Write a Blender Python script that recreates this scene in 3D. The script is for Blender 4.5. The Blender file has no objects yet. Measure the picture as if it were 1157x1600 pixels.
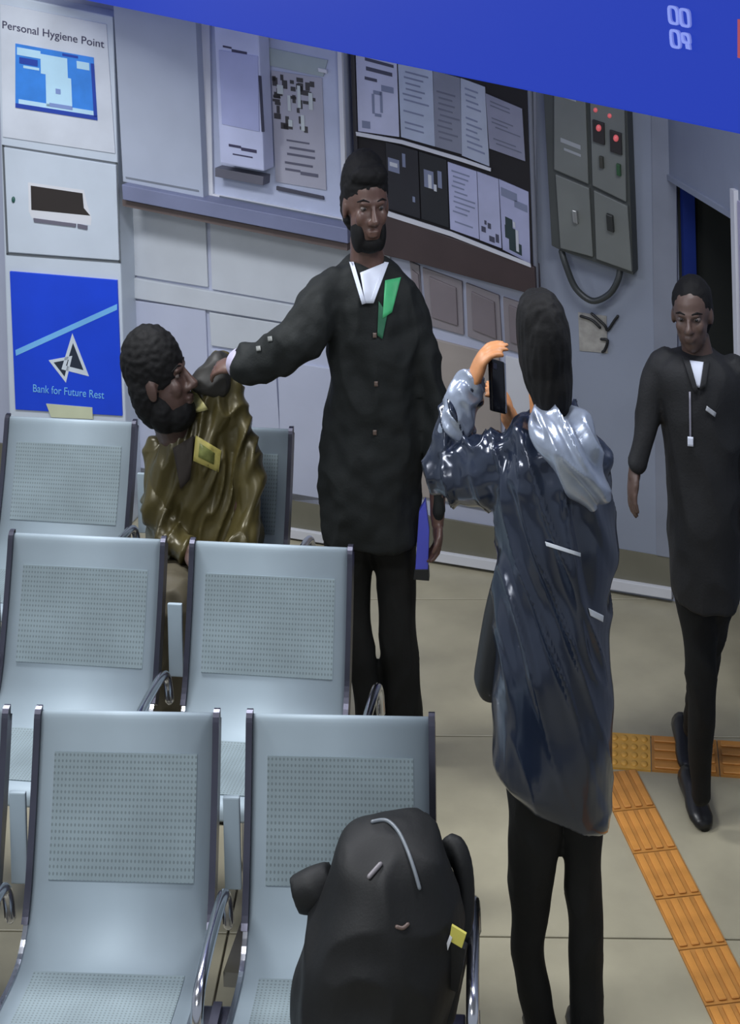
import bpy, bmesh, math, random
from mathutils import Vector, Matrix, noise
from mathutils.bvhtree import BVHTree

random.seed(4)
S = bpy.context.scene
COL = S.collection
V = Vector

# ------------------------------------------------------------------ camera
F, CX, CY, CAMZ = 2400.0, 578.5, -200.0, 2.7      # calibration for the 1157 x 1600 frame
ROLL = math.radians(1.4)
cd = bpy.data.cameras.new('camera')
cam = bpy.data.objects.new('camera', cd)
COL.objects.link(cam)
R_ = V((math.cos(ROLL), 0, -math.sin(ROLL)))
U_ = V((math.sin(ROLL), 0, math.cos(ROLL)))
B_ = V((0, -1, 0))
CAM = V((0, 0, CAMZ))
m = Matrix((R_, U_, B_)).transposed().to_4x4()
m.translation = CAM
cam.matrix_world = m
cd.lens = F * 36 / 1600
cd.sensor_width = 36
cd.sensor_fit = 'AUTO'
cd.shift_y = -(800 - CY) / 1600
cd.clip_start = 0.05
S.camera = cam

# ------------------------------------------------------------------ light, exposure
w = bpy.data.worlds.new('world'); S.world = w
w.use_nodes = True
w.node_tree.nodes['Background'].inputs[0].default_value = (0.80, 0.88, 1.0, 1)
w.node_tree.nodes['Background'].inputs[1].default_value = 0.52


def area(name, loc, size, power, rot=(0, 0, 0), col=(0.95, 0.97, 1)):
    l = bpy.data.lights.new(name, 'AREA')
    l.shape = 'RECTANGLE'; l.size, l.size_y = size
    l.energy = power; l.color = col
    o = bpy.data.objects.new(name, l); COL.objects.link(o)
    o.location = loc; o.rotation_euler = rot
    return o


area('unseen_area_light', (-1.2, 4.7, 2.93), (1.3, 0.3), 74)  # unseen area lights added below the ceiling to light the room
area('unseen_area_light', (-1.4, 2.6, 2.93), (1.3, 0.3), 54)
area('unseen_area_light', (0.9, 3.6, 2.93), (1.2, 0.3), 34)  # placed behind the hanging box to light the wall
area('unseen_area_light', (-1.2, 0.4, 2.93), (1.3, 0.3), 44)
S.view_settings.view_transform = 'Standard'
S.view_settings.look = 'None'
S.view_settings.exposure = 0.0
S.view_settings.gamma = 1.0
S.view_settings.use_curve_mapping = False

# ------------------------------------------------------------------ projection helpers


def ray(px, py):
    return V((0, 1, 0)) + R_ * ((px - CX) / F) + U_ * ((CY - py) / F)


def at(px, py, Y):
    return CAM + ray(px, py) * Y


def floor_pt(px, py, z=0.0):
    d = ray(px, py)
    return CAM + d * ((z - CAMZ) / d.z)


class Plane:
    def __init__(s, p, e):
        s.p = V(p); s.e = V(e).normalized()
        n = s.e.cross(V((0, 0, 1))).normalized()
        if n.y > 0:
            n = -n
        s.n = n

    def hit(s, px, py, d=0.0):
        r = ray(px, py)
        t = (s.p + s.n * d - CAM).dot(s.n) / r.dot(s.n)
        return CAM + r * t


# ------------------------------------------------------------------ materials
def lin(c):
    c = c / 255.0
    return c / 12.92 if c <= 0.04045 else ((c + 0.055) / 1.055) ** 2.4


def rgb(t):
    return (lin(t[0]), lin(t[1]), lin(t[2]), 1)


MATS = {}


def mat(name, col, rough=0.5, metal=0.0, var=0.08, scale=6.0, bump=0.0, bscale=80.0, spec=0.5, emit=0.0, coat=0.0):
    if name in MATS:
        return MATS[name]
    M = bpy.data.materials.new(name); M.use_nodes = True
    nt = M.node_tree; b = nt.nodes['Principled BSDF']
    b.inputs['Roughness'].default_value = rough
    b.inputs['Metallic'].default_value = metal
    b.inputs['Specular IOR Level'].default_value = spec
    if coat:
        b.inputs['Coat Weight'].default_value = coat
        b.inputs['Coat Roughness'].default_value = 0.15
    tc = nt.nodes.new('ShaderNodeTexCoord')
    if var > 0:
        nz = nt.nodes.new('ShaderNodeTexNoise')
        nz.inputs['Scale'].default_value = scale
        nz.inputs['Detail'].default_value = 4
        nt.links.new(tc.outputs['Object'], nz.inputs['Vector'])
        rp = nt.nodes.new('ShaderNodeValToRGB')
        c = rgb(col)
        rp.color_ramp.elements[0].position = 0.3
        rp.color_ramp.elements[1].position = 0.7
        rp.color_ramp.elements[0].color = tuple(min(1, x * (1 - var)) for x in c[:3]) + (1,)
        rp.color_ramp.elements[1].color = tuple(min(1, x * (1 + var)) for x in c[:3]) + (1,)
        nt.links.new(nz.outputs['Fac'], rp.inputs['Fac'])
        nt.links.new(rp.outputs['Color'], b.inputs['Base Color'])
    else:
        b.inputs['Base Color'].default_value = rgb(col)
    if emit:
        b.inputs['Emission Color'].default_value = rgb(col)
        b.inputs['Emission Strength'].default_value = emit
    if bump:
        n2 = nt.nodes.new('ShaderNodeTexNoise'); n2.inputs['Scale'].default_value = bscale
        nt.links.new(tc.outputs['Object'], n2.inputs['Vector'])
        bp = nt.nodes.new('ShaderNodeBump'); bp.inputs['Strength'].default_value = bump
        bp.inputs['Distance'].default_value = 0.01
        nt.links.new(n2.outputs['Fac'], bp.inputs['Height'])
        nt.links.new(bp.outputs['Normal'], b.inputs['Normal'])
    MATS[name] = M
    return M


def perforated():
    M = mat('perforated steel', (128, 142, 147), 0.6, 0.2, 0.1, 9)
    nt = M.node_tree; b = nt.nodes['Principled BSDF']
    tc = nt.nodes.new('ShaderNodeTexCoord')
    sp = nt.nodes.new('ShaderNodeSeparateXYZ'); nt.links.new(tc.outputs['Object'], sp.inputs[0])

    def mth(op, a, b_=None):
        n = nt.nodes.new('ShaderNodeMath'); n.operation = op
        for i, x in enumerate((a, b_)):
            if x is None:
                continue
            if isinstance(x, (int, float)):
                n.inputs[i].default_value = x
            else:
                nt.links.new(x, n.inputs[i])
        return n.outputs[0]
    k = 2 * math.pi / 0.0085
    sx = mth('SINE', mth('MULTIPLY', sp.outputs[0], k))
    sz = mth('SINE', mth('MULTIPLY', mth('SUBTRACT', sp.outputs[2], sp.outputs[1]), k))
    hole = mth('GREATER_THAN', mth('ADD', sx, sz), 0.95)
    src = b.inputs['Base Color'].links[0].from_socket
    mx = nt.nodes.new('ShaderNodeMix'); mx.data_type = 'RGBA'
    nt.links.new(mth('MULTIPLY', hole, 0.42), mx.inputs[0])
    nt.links.new(src, mx.inputs[6])
    mx.inputs[7].default_value = rgb((50, 56, 58))
    nt.links.new(mx.outputs[2], b.inputs['Base Color'])
    return M


PERF = perforated()
STEEL = mat('pale painted steel', (150, 164, 173), 0.62, 0.2, 0.06, 5)
CHROME = mat('chrome', (190, 192, 200), 0.16, 1.0, 0.05, 8)
DARKCHROME = mat('dark chrome', (84, 84, 96), 0.28, 0.9, 0.1, 8)
BLACKPLASTIC = mat('black plastic', (26, 28, 30), 0.45, 0, 0.1)

# ------------------------------------------------------------------ object helpers


def link(name, me, mt=None, parent=None, smooth=False):
    o = bpy.data.objects.new(name, me); COL.objects.link(o)
    if mt:
        me.materials.clear(); me.materials.append(mt)
    if parent:
        o.parent = parent
        bpy_inv(o, parent)
    if smooth:
        for p in me.polygons:
            p.use_smooth = True
    return o


def bpy_inv(o, parent):
    # children keep world coordinates: undo the (translation / z rotation) of every ancestor
    mw = Matrix.Identity(4); chain = []
    p = parent
    while p:
        chain.append(p); p = p.parent
    for p in reversed(chain):
        mw = mw @ p.matrix_parent_inverse @ p.matrix_basis
    o.matrix_parent_inverse = mw.inverted()


def mesh(verts, faces):
    me = bpy.data.meshes.new('mesh')
    me.from_pydata([tuple(v) for v in verts], [], faces)
    bm = bmesh.new(); bm.from_mesh(me)
    bmesh.ops.recalc_face_normals(bm, faces=bm.faces)
    bm.to_mesh(me); bm.free()
    return me


def bevel(me, wd=0.004, seg=2):
    bm = bmesh.new(); bm.from_mesh(me)
    bmesh.ops.bevel(bm, geom=list(bm.edges), offset=wd, segments=seg, affect='EDGES', profile=0.6)
    bm.to_mesh(me); bm.free()
    return me


def tag(o, label=None, cat=None, group=None, kind=None):
    if label: o['label'] = label
    if cat: o['category'] = cat
    if group: o['group'] = group
    if kind: o['kind'] = kind
    return o


def thing(name, label, cat, loc, group=None, rz=0.0):
    o = bpy.data.objects.new(name, None); COL.objects.link(o)
    o.location = loc; o.rotation_euler = (0, 0, rz)
    o.empty_display_size = 0.1
    return tag(o, label, cat, group)


def box_vf(c, s, rz=0.0):
    vs = []
    cz, sz = math.cos(rz), math.sin(rz)
    for x in (-1, 1):
        for y in (-1, 1):
            for z in (-1, 1):
                a, b = x * s[0] / 2, y * s[1] / 2
                vs.append((c[0] + a * cz - b * sz, c[1] + a * sz + b * cz, c[2] + z * s[2] / 2))
    fs = [(0, 1, 3, 2), (4, 6, 7, 5), (0, 4, 5, 1), (2, 3, 7, 6), (0, 2, 6, 4), (1, 5, 7, 3)]
    return vs, fs


def box(name, c, s, mt, parent=None, rz=0.0, bv=0.003):
    me = mesh(*box_vf(c, s, rz))
    if bv:
        bevel(me, bv)
    return link(name, me, mt, parent)


def prism_vf(front, off):
    n = len(front)
    vs = list(front) + [p + off for p in front]
    fs = [tuple(range(n)), tuple(range(2 * n - 1, n - 1, -1))]
    for i in range(n):
        j = (i + 1) % n
        fs.append((i, i + n, j + n, j))
    return vs, fs


def slab(name, pts, pl, d, th, mt, parent=None, bv=0.0):
    fr = [pl.hit(x, y, d) for x, y in pts]
    me = mesh(*prism_vf(fr, -pl.n * th))
    if bv:
        bevel(me, bv)
    return link(name, me, mt, parent)


def merge(parts):
    vs, fs = [], []
    for v, f in parts:
        k = len(vs); vs += list(v); fs += [tuple(i + k for i in q) for q in f]
    return vs, fs


def bil(q, u, v):
    (a, b, c, d) = q
    x = (a[0] * (1 - u) + b[0] * u) * (1 - v) + (d[0] * (1 - u) + c[0] * u) * v
    y = (a[1] * (1 - u) + b[1] * u) * (1 - v) + (d[1] * (1 - u) + c[1] * u) * v
    return x, y


def prints(name, quad, rects, pl, d, mt, parent, th=0.0012):
    """flat printed marks: rects (u0,v0,u1,v1) inside a quad on a plane"""
    parts = []
    for (u0, v0, u1, v1) in rects:
        fr = [pl.hit(*bil(quad, a, b), d + th) for a, b in ((u0, v0), (u1, v0), (u1, v1), (u0, v1))]
        parts.append(prism_vf(fr, -pl.n * th))
    return tag(link(name, mesh(*merge(parts)), mt, parent), kind='stuff')


def text_mesh(s):
    cu = bpy.data.curves.new('t', 'FONT'); cu.body = s; cu.extrude = 0.02
    o = bpy.data.objects.new('t', cu); COL.objects.link(o)
    dg = bpy.context.evaluated_depsgraph_get()
    me = bpy.data.meshes.new_from_object(o.evaluated_get(dg))
    bpy.data.objects.remove(o)
    return me


def text(name, s, a, b, hpx, pl, d, mt, parent):
    me = text_mesh(s)
    xs = [v.co.x for v in me.vertices]
    x0, x1 = min(xs), max(xs)
    O = pl.hit(*a, d); ex = (pl.hit(*b, d) - O) / (x1 - x0)
    ey = (pl.hit(a[0], a[1] - hpx, d) - O) / 0.7
    for v in me.vertices:
        v.co = O + ex * (v.co.x - x0) + ey * v.co.y + pl.n * (0.001 + 0.03 * v.co.z)
    return link(name, me, mt, parent)


def tube_vf(pts, rad, n=12, caps=True):
    """pts list of Vectors, rad list of radii -> closed tube with rounded ends"""
    P = [V(p) for p in pts]
    r = list(rad) if hasattr(rad, '__len__') else [rad] * len(P)
    vs, fs = [], []
    T = []
    for i in range(len(P)):
        a = P[max(0, i - 1)]; b = P[min(len(P) - 1, i + 1)]
        T.append((b - a).normalized())
    ref = V((0, 0, 1)) if abs(T[0].z) < 0.9 else V((1, 0, 0))
    nrm = (ref - T[0] * ref.dot(T[0])).normalized()
    rings = []

    def add(c, rr, nn, t):
        bb = t.cross(nn)
        k = len(vs)
        for j in range(n):
            an = 2 * math.pi * j / n
            vs.append(c + nn * (math.cos(an) * rr) + bb * (math.sin(an) * rr))
        rings.append(k)
    for i in range(len(P)):
        nrm = (nrm - T[i] * nrm.dot(T[i])).normalized()
        if i == 0 and caps:
            add(P[0] - T[0] * r[0] * 0.75, r[0] * 0.55, nrm, T[0])
        add(P[i], r[i], nrm, T[i])
        if i == len(P) - 1 and caps:
            add(P[i] + T[i] * r[i] * 0.75, r[i] * 0.55, nrm, T[i])
    for a, b in zip(rings, rings[1:]):
        for j in range(n):
            k = (j + 1) % n
            fs.append((a + j, a + k, b + k, b + j))
    fs.append(tuple(rings[0] + j for j in reversed(range(n))))
    fs.append(tuple(rings[-1] + j for j in range(n)))
    return vs, fs


def spline(pts, k=6):
    """Catmull-Rom through tuples of any length"""
    P = [V(p) for p in pts] if len(pts[0]) == 3 else [Vector(p) for p in pts]
    out = []
    for i in range(len(P) - 1):
        p0, p1, p2, p3 = P[max(0, i - 1)], P[i], P[i + 1], P[min(len(P) - 1, i + 2)]
        for j in range(k):
            t = j / k
            out.append(0.5 * ((2 * p1) + (p2 - p0) * t + (2 * p0 - 5 * p1 + 4 * p2 - p3) * t * t + (3 * p1 - p0 - 3 * p2 + p3) * t ** 3))
    out.append(P[-1])
    return out


def tube(name, pts, rad, mt, parent=None, n=10, k=6):
    p = spline(pts, k) if k else pts
    return link(name, mesh(*tube_vf(p, rad, n)), mt, parent, True)


def rings_vf(rings):
    n = len(rings[0]); vs, fs = [], []
    for r in rings:
        vs += r
    for i in range(len(rings) - 1):
        for j in range(n):
            k = (j + 1) % n
            fs.append((i * n + j, i * n + k, (i + 1) * n + k, (i + 1) * n + j))
    fs.append(tuple(reversed(range(n))))
    fs.append(tuple((len(rings) - 1) * n + j for j in range(n)))
    return vs, fs


def body_vf(rows, n=28, k=4, ex=2.3):
    """rows: (xl, yl, xr, yr, Y, half depth) measured on the figure -> loft of flattened rings"""
    rr = spline([tuple(r) for r in rows], k)
    rings = []
    for (xl, yl, xr, yr, Y, hd) in rr:
        a, b = at(xl, yl, Y), at(xr, yr, Y)
        c = (a + b) / 2; u = (b - a) / 2
        ring = []
        for j in range(n):
            t = 2 * math.pi * j / n
            ct, st = math.cos(t), math.sin(t)
            ct = math.copysign(abs(ct) ** (2 / ex), ct); st = math.copysign(abs(st) ** (2 / ex), st)
            ring.append(c + u * ct + V((0, 1, 0)) * hd * st)
        rings.append(ring)
    return rings_vf(rings)


def ell_vf(c, ax, nu=20, nv=12):
    """ellipsoid from three axis vectors"""
    c = V(c); vs, fs = [], []
    a, b, d = [V(x) for x in ax]
    for i in range(1, nv):
        ph = math.pi * i / nv
        for j in range(nu):
            th = 2 * math.pi * j / nu
            vs.append(c + a * (math.sin(ph) * math.cos(th)) + b * (math.sin(ph) * math.sin(th)) + d * math.cos(ph))
    for i in range(nv - 2):
        for j in range(nu):
            k = (j + 1) % nu
            fs.append((i * nu + j, i * nu + k, (i + 1) * nu + k, (i + 1) * nu + j))
    t = len(vs); vs.append(c + d); vs.append(c - d)
    for j in range(nu):
        k = (j + 1) % nu
        fs.append((t, k, j)); fs.append((t + 1, (nv - 2) * nu + j, (nv - 2) * nu + k))
    return vs, fs


def remesh(parts, voxel=0.006, smooth=2, disp=None, rad=None):
    vs, fs = merge(parts)
    me = mesh(vs, fs)
    # outward normals for every closed shell
    o = bpy.data.objects.new('tmp', me); COL.objects.link(o)
    md = o.modifiers.new('r', 'REMESH'); md.mode = 'VOXEL'; md.voxel_size = voxel
    if smooth:
        sm = o.modifiers.new('s', 'SMOOTH'); sm.factor = 0.5; sm.iterations = smooth
    dg = bpy.context.evaluated_depsgraph_get()
    out = bpy.data.meshes.new_from_object(o.evaluated_get(dg))
    bpy.data.objects.remove(o)
    if disp:
        ns = [v.normal.copy() for v in out.vertices]
        for v, nn in zip(out.vertices, ns):
            v.co += nn * disp(v.co)
        out.update()
    for p in out.polygons:
        p.use_smooth = True
    return out


def patch(name, src, quad, mt, parent, off=0.004, n=8, th=0.003):
    """a thin cloth or card patch lying on the surface of a mesh object"""
    me = src.data
    bvh = BVHTree.FromPolygons([v.co for v in me.vertices], [p.vertices for p in me.polygons])
    top, bot = [], []
    uv = [bil(quad, j / n, i / n) for i in range(n + 1) for j in range(n + 1)]
    hits = [bvh.ray_cast(CAM, ray(*p).normalized())[0] for p in uv]
    ys = sorted(h.y for h in hits if h is not None)
    med = ys[len(ys) // 2]
    for p, h in zip(uv, hits):
        d = ray(*p)
        if h is None or abs(h.y - med) > 0.07:
            h = CAM + d * (min(max(h.y if h is not None else med, med - 0.05), med + 0.05))
        d = d.normalized()
        top.append(h - d * off); bot.append(h - d * (off - th))
    N = n + 1
    fs = []
    K = len(top)
    for i in range(n):
        for j in range(n):
            a = i * N + j
            fs.append((a, a + 1, a + N + 1, a + N))
            fs.append((K + a, K + a + N, K + a + N + 1, K + a + 1))
    edge = [i for i in range(N)] + [i * N + n for i in range(1, N)] + [n * N + j for j in range(n - 1, -1, -1)] + [i * N for i in range(n - 1, 0, -1)]
    for a, b in zip(edge, edge[1:] + edge[:1]):
        fs.append((a, K + a, K + b, b))
    return link(name, mesh(top + bot, fs), mt, parent, True)


# ================================================================== SETTING
WALL = mat('painted wall', (176, 182, 202), 0.6, 0, 0.05, 3, 0.05, 30)
WALLGREY = mat('grey wall paint', (140, 148, 164), 0.6, 0, 0.07, 3, 0.05, 30)
TILE = mat('beige floor tile', (160, 154, 132), 0.38, 0, 0.12, 5, 0.02, 60)
GROUT = mat('floor grout', (96, 90, 76), 0.7)
DARK = mat('unlit passage dark', (40, 44, 42), 0.7)  # the passage's lack of light is put into its wall colour
WHITE = mat('white paint', (206, 208, 214), 0.5, 0, 0.03)
CREAM = mat('cream panel', (186, 192, 200), 0.5, 0, 0.05)
BROWNGREY = mat('brown grey panel', (136, 130, 134), 0.5, 0, 0.08)
SKIRT = mat('olive grey skirting', (112, 110, 96), 0.5, 0, 0.08)

a, b = floor_pt(0, 763), floor_pt(1045, 938)
CORNER = floor_pt(1060, 941)
e = (b - a); e.z = 0; e.normalize()
CORNER = a + e * ((CORNER - a).dot(e))
BW = Plane(CORNER, e)
HT = 3.0
fl = link('floor', mesh(*box_vf((0, 3.6, -0.06), (8, 9, 0.1))), GROUT); tag(fl, kind='structure')
# large floor tiles
ty = math.radians(-3)
ex_, ey_ = V((math.cos(ty), math.sin(ty), 0)), V((-math.sin(ty), math.cos(ty), 0))
o0 = floor_pt(780, 1468)
ts = 0.9
tile_me = mesh(*box_vf((0, 0, -0.006), (ts - 0.006, ts - 0.006, 0.012))); bevel(tile_me, 0.0015, 1)
for i in range(-3, 4):
    for j in range(-3, 5):
        c = V((0.47, o0.y, 0)) + ex_ * (ts * (i + 0.5)) + ey_ * (ts * (j + 0.5))
        if c.y > BW.p.y + 2.2:
            continue
        t = link('tile', tile_me, TILE, fl)
        t.location = (c.x, c.y, 0); t.rotation_euler = (0, 0, ty)
ce = box('ceiling', (0, 3.6, HT + 0.05), (8, 9, 0.1), WHITE, bv=0); tag(ce, kind='structure')

L = CORNER - e * 5.2
me = mesh(*prism_vf([L, CORNER, CORNER + V((0, 0, HT)), L + V((0, 0, HT))], -BW.n * 0.12))
wb = link('wall_back', me, WALL); tag(wb, kind='structure')
# lower wall lining boards and rails
for q, mt in (([(190, 318), (321, 340), (325, 449), (194, 428)], CREAM),
              ([(328, 342), (610, 392), (606, 500), (331, 452)], CREAM),
              ([(196, 468), (321, 484), (334, 800), (205, 782)], WALL),
              ([(327, 488), (452, 508), (456, 560), (330, 540)], CREAM),
              ([(330, 546), (430, 562), (438, 690), (335, 674)], WALL),
              ([(434, 563), (560, 583), (560, 800), (440, 780)], WALL)):
    slab('panel', q, BW, 0.012, 0.014, mt, wb, 0.003)
slab('rail', [(193, 432), (606, 503), (606, 530), (196, 464)], BW, 0.02, 0.02, CREAM, wb, 0.003)
# framed brown grey dado boards between the two standing figures
for q in ([(640, 408), (655, 415), (662, 512), (650, 508)], [(660, 418), (722, 440), (725, 524), (667, 508)], [(728, 442), (780, 462), (785, 545), (731, 526)],
          [(786, 464), (840, 482), (842, 560), (790, 546)]):
    p = slab('panel', q, BW, 0.012, 0.014, BROWNGREY, wb, 0.003)
    qi = [bil(q, u, v) for u, v in ((.16, .12), (.84, .16), (.84, .86), (.16, .84))]
    slab('panel_field', qi, BW, 0.02, 0.01, mat('brown grey field', (122, 114, 118), 0.5), p, 0.003)
slab('panel', [(640, 520), (780, 556), (786, 800), (650, 775)], BW, 0.012, 0.014, mat('warm grey board', (156, 148, 142), 0.5), wb, 0.003)
slab('panel', [(790, 556), (832, 566), (836, 820), (795, 806)], BW, 0.012, 0.014, WHITE, wb, 0.003)
# skirting along the foot of the wall, dark band with a white strip
sk = slab('baseboard_back', [(-20, 690), (1052, 872), (1052, 936), (-20, 759)], BW, 0.012, 0.012, SKIRT); tag(sk, kind='structure')
slab('baseboard_strip', [(-20, 752), (1050, 921), (1050, 937), (-20, 765)], BW, 0.03, 0.03, WHITE, sk, 0.003)
# grey painted end of the wall right of the pipe
p = slab('panel', [(838, 0), (1056, 0), (1062, 873), (842, 838)], BW, 0.008, 0.01, WALLGREY, wb)
slab('panel', [(1016, 0), (1056, 0), (1061, 874), (1026, 868)], BW, 0.016, 0.01, mat('grey corner lining', (132, 138, 152), 0.6), wb, 0.002)

# side wall with the dark doorway
rd = V((0.13, -1, 0)).normalized()
RW = Plane(CORNER, rd)
if RW.n.x > 0:
    RW.n = -RW.n


def rw(t, z):
    return CORNER + rd * t + V((0, 0, z))


pd = floor_pt(1060, 941)
zt = RW.hit(1058, 283).z
T0, T1 = 0.012, 0.68
me = mesh(*merge([
    prism_vf([rw(0, zt), rw(T1, zt), rw(T1, HT), rw(0, HT)], -RW.n * 0.03),
    prism_vf([rw(-0.02, 0), rw(T0, 0), rw(T0, zt), rw(-0.02, zt)], -RW.n * 0.03),
    prism_vf([rw(T1, 0), rw(2.6, 0), rw(2.6, HT), rw(T1, HT)], -RW.n * 0.03)]))
wr = link('wall_right', me, WALLGREY); tag(wr, kind='structure')
tr = link('trim_1', mesh(*prism_vf([rw(T0, zt - 0.012), rw(T1, zt - 0.012), rw(T1, zt + 0.008), rw(T0, zt + 0.008)], RW.n * 0.008)), WALLGREY); tag(tr, kind='structure')
tr = link('trim_2', mesh(*prism_vf([rw(T1 - 0.005, 0), rw(T1 + 0.03, 0), rw(T1 + 0.03, zt + 0.09), rw(T1 - 0.005, zt + 0.09)], RW.n * 0.015)), WHITE); tag(tr, kind='structure')
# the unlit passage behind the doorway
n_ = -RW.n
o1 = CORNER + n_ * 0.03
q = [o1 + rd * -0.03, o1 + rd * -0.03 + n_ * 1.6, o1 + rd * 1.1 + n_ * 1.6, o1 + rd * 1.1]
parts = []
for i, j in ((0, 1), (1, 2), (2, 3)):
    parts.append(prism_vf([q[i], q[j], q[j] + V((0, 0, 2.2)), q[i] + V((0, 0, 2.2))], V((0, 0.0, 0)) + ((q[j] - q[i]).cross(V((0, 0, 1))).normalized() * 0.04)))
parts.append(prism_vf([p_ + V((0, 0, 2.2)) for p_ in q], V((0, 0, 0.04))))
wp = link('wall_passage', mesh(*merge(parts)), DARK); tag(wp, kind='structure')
sp = thing('striped_notice', 'narrow lilac and white striped notice on the wall at the right frame edge', 'notice', rw(T1 + .2, zt - .6))
link('sheet', mesh(*prism_vf([rw(T1 + .04, .35) + RW.n * .001, rw(T1 + .26, .35) + RW.n * .001, rw(T1 + .26, zt + .06) + RW.n * .001, rw(T1 + .04, zt + .06) + RW.n * .001], RW.n * .007)), mat('lilac sheet', (176, 172, 200), .5), sp)
for k in range(16):
    z_ = .42 + k * .068
    link('stripe', mesh(*prism_vf([rw(T1 + .06, z_ + .02) + RW.n * .008, rw(T1 + .24, z_) + RW.n * .008, rw(T1 + .24, z_ + .025) + RW.n * .008, rw(T1 + .06, z_ + .045) + RW.n * .008], RW.n * .002)), mat('violet grey print', (104, 96, 128), .5), sp)
d0 = o1 + rd * 0.015 + n_ * 0.01
dr = link('door_1', mesh(*prism_vf([d0, d0 + n_ * 0.045, d0 + n_ * 0.045 + V((0, 0, zt - 0.03)), d0 + V((0, 0, zt - 0.03))], rd * 0.03)), mat('blue door paint', (30, 52, 130), 0.5)); tag(dr, kind='structure')

# ================================================================== BLUE SCREEN BAR, BUILT AS A GLOWING BOX
BLUE = mat('glowing blue bar face', (36, 60, 178), 0.5, 0, 0.05, 40, emit=0.62)  # even glow put into the bar's colour; it is no lamp
b_ = BLUE.node_tree.nodes['Principled BSDF']
b_.inputs['Base Color'].links[0].from_node.color_ramp.elements[0].color = rgb((4, 7, 26))
b_.inputs['Base Color'].links[0].from_node.color_ramp.elements[1].color = rgb((5, 8, 28))
b_.inputs['Emission Color'].default_value = rgb((33, 59, 178))
b_.inputs['Specular IOR Level'].default_value = 0.1
b_.inputs['Emission Strength'].default_value = 0.98
zb = 2.25
s0, s1 = floor_pt(60, -14.5, zb), floor_pt(1230, 225, zb)
SG = Plane(s0, s1 - s0)
sg = thing('screen_bar', 'long blue screen toolbar rebuilt as an added glowing box across the top', 'screen bar', ((s0 + s1) / 2).to_tuple())  # interface bar of a viewing screen; the hanging box is made up
me = mesh(*prism_vf([s0, s1, V((s1.x, s1.y, HT)), V((s0.x, s0.y, HT))], -SG.n * 0.07)); bevel(me, 0.004)
link('bar_box', me, BLUE, sg)
ICON = mat('pale icon print', (120, 134, 205), 0.7, 0, 0.03, emit=0.62, spec=.1)


def frame_icon(cx, cy, wx, wy, th, sk):
    fr = []
    outer, inner = [], []
    for i in range(20):
        t = 2 * math.pi * i / 20
        ct, st = math.cos(t), math.sin(t)
        k = 2 / 4.0
        x = math.copysign(abs(ct) ** k, ct); y = math.copysign(abs(st) ** k, st)
        outer.append(SG.hit(cx + wx * x + y * sk, cy + wy * y + x * wx * 0.2, 0.004))
        inner.append(SG.hit(cx + (wx - th) * x + y * sk, cy + (wy - th) * y + x * wx * 0.2, 0.004))
    n = 20
    vs = outer + inner + [p - SG.n * 0.004 for p in outer] + [p - SG.n * 0.004 for p in inner]
    fs = []
    for i in range(n):
        j = (i + 1) % n
        fs += [(i, j, n + j, n + i), (2 * n + i, 3 * n + i, 3 * n + j, 2 * n + j), (i, 2 * n + i, 2 * n + j, j), (n + i, n + j, 3 * n + j, 3 * n + i)]
    return mesh(vs, fs)


for cx, cy, wx, wy in ((1052, 24, 8.5, 15), (1070, 28, 8.5, 15), (1055, 61, 8.5, 15), (1071.5, 60, 7, 9)):
    link('icon_square', frame_icon(cx, cy, wx, wy, 4.2, 1.0), ICON, sg)
slab('icon_dot', [(1071, 68), (1078, 69.5), (1079, 78), (1072, 76)], SG, 0.004, 0.004, ICON, sg)
slab('red_mark', [(1153, 30), (1175, 34), (1175, 96), (1153, 90)], SG, 0.004, 0.004, mat('red bar mark', (150, 70, 80), 0.7, emit=0.6, spec=.1), sg, 0.0)

# ================================================================== KIOSK
KW = mat('kiosk white enamel', (190, 200, 212), 0.42, 0, 0.04)
kp = at(100, 500, 6.46)
yaw = math.radians(-15)
KP = Plane((kp.x, kp.y, 0), (math.cos(yaw), math.sin(yaw), 0))
ki = thing('kiosk', 'tall white enamel kiosk cabinet with a slot door and blue lower panel', 'kiosk', (KP.hit(100, 850).x, KP.hit(100, 850).y, 0))
fr = [KP.hit(-6, -12), KP.hit(176.5, 26), KP.hit(196, 648), KP.hit(14, 640)]
fl_, fr_ = fr[3].copy(), fr[2].copy()
lo_l = fl_ + (fl_ - fr[0]) * ((fl_.z) / (fr[0].z - fl_.z)); lo_r = fr_ + (fr_ - fr[1]) * (fr_.z / (fr[1].z - fr_.z))
lo_l.z = lo_r.z = 0
me = mesh(*prism_vf([fr[0], fr[1], fr_, lo_r, lo_l, fl_], -KP.n * 0.15)); bevel(me, 0.008)
link('cabinet_body', me, KW, ki)
P1 = [(0, 6), (166, 38), (180, 240), (4, 214)]
po = slab('top_panel', P1, KP, 0.006, 0.008, mat('kiosk white panel', (198, 204, 214), 0.5), ki, 0.002)
text('heading_text', 'Personal Hygiene Point', (4, 44), (163, 75), 12, KP, 0.007, mat('dark print', (58, 56, 84), 0.6), po)
PQ = [(24, 68), (146, 90), (152, 188), (24, 168)]
pic = slab('poster_picture', PQ, KP, 0.010, 0.004, mat('sky blue print', (52, 128, 216), 0.5, 0, 0.15, 10), ki)
prints('print_pale', PQ, [(.02, .05, .32, .17), (.32, .09, .66, .4), (.78, .1, .94, .22), (.38, .4, .7, .9), (.04, .86, .98, .93), (.1, .32, .3, .36)], KP, 0.010, mat('pale blue print', (176, 212, 232), 0.5), pic)
prints('print_dark', PQ, [(0, .93, 1, 1), (.6, .02, .8, .06), (.05, .2, .28, .3), (.96, .1, 1, .95)], KP, 0.0102, mat('deep blue print', (32, 62, 158), 0.5), pic)
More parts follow.
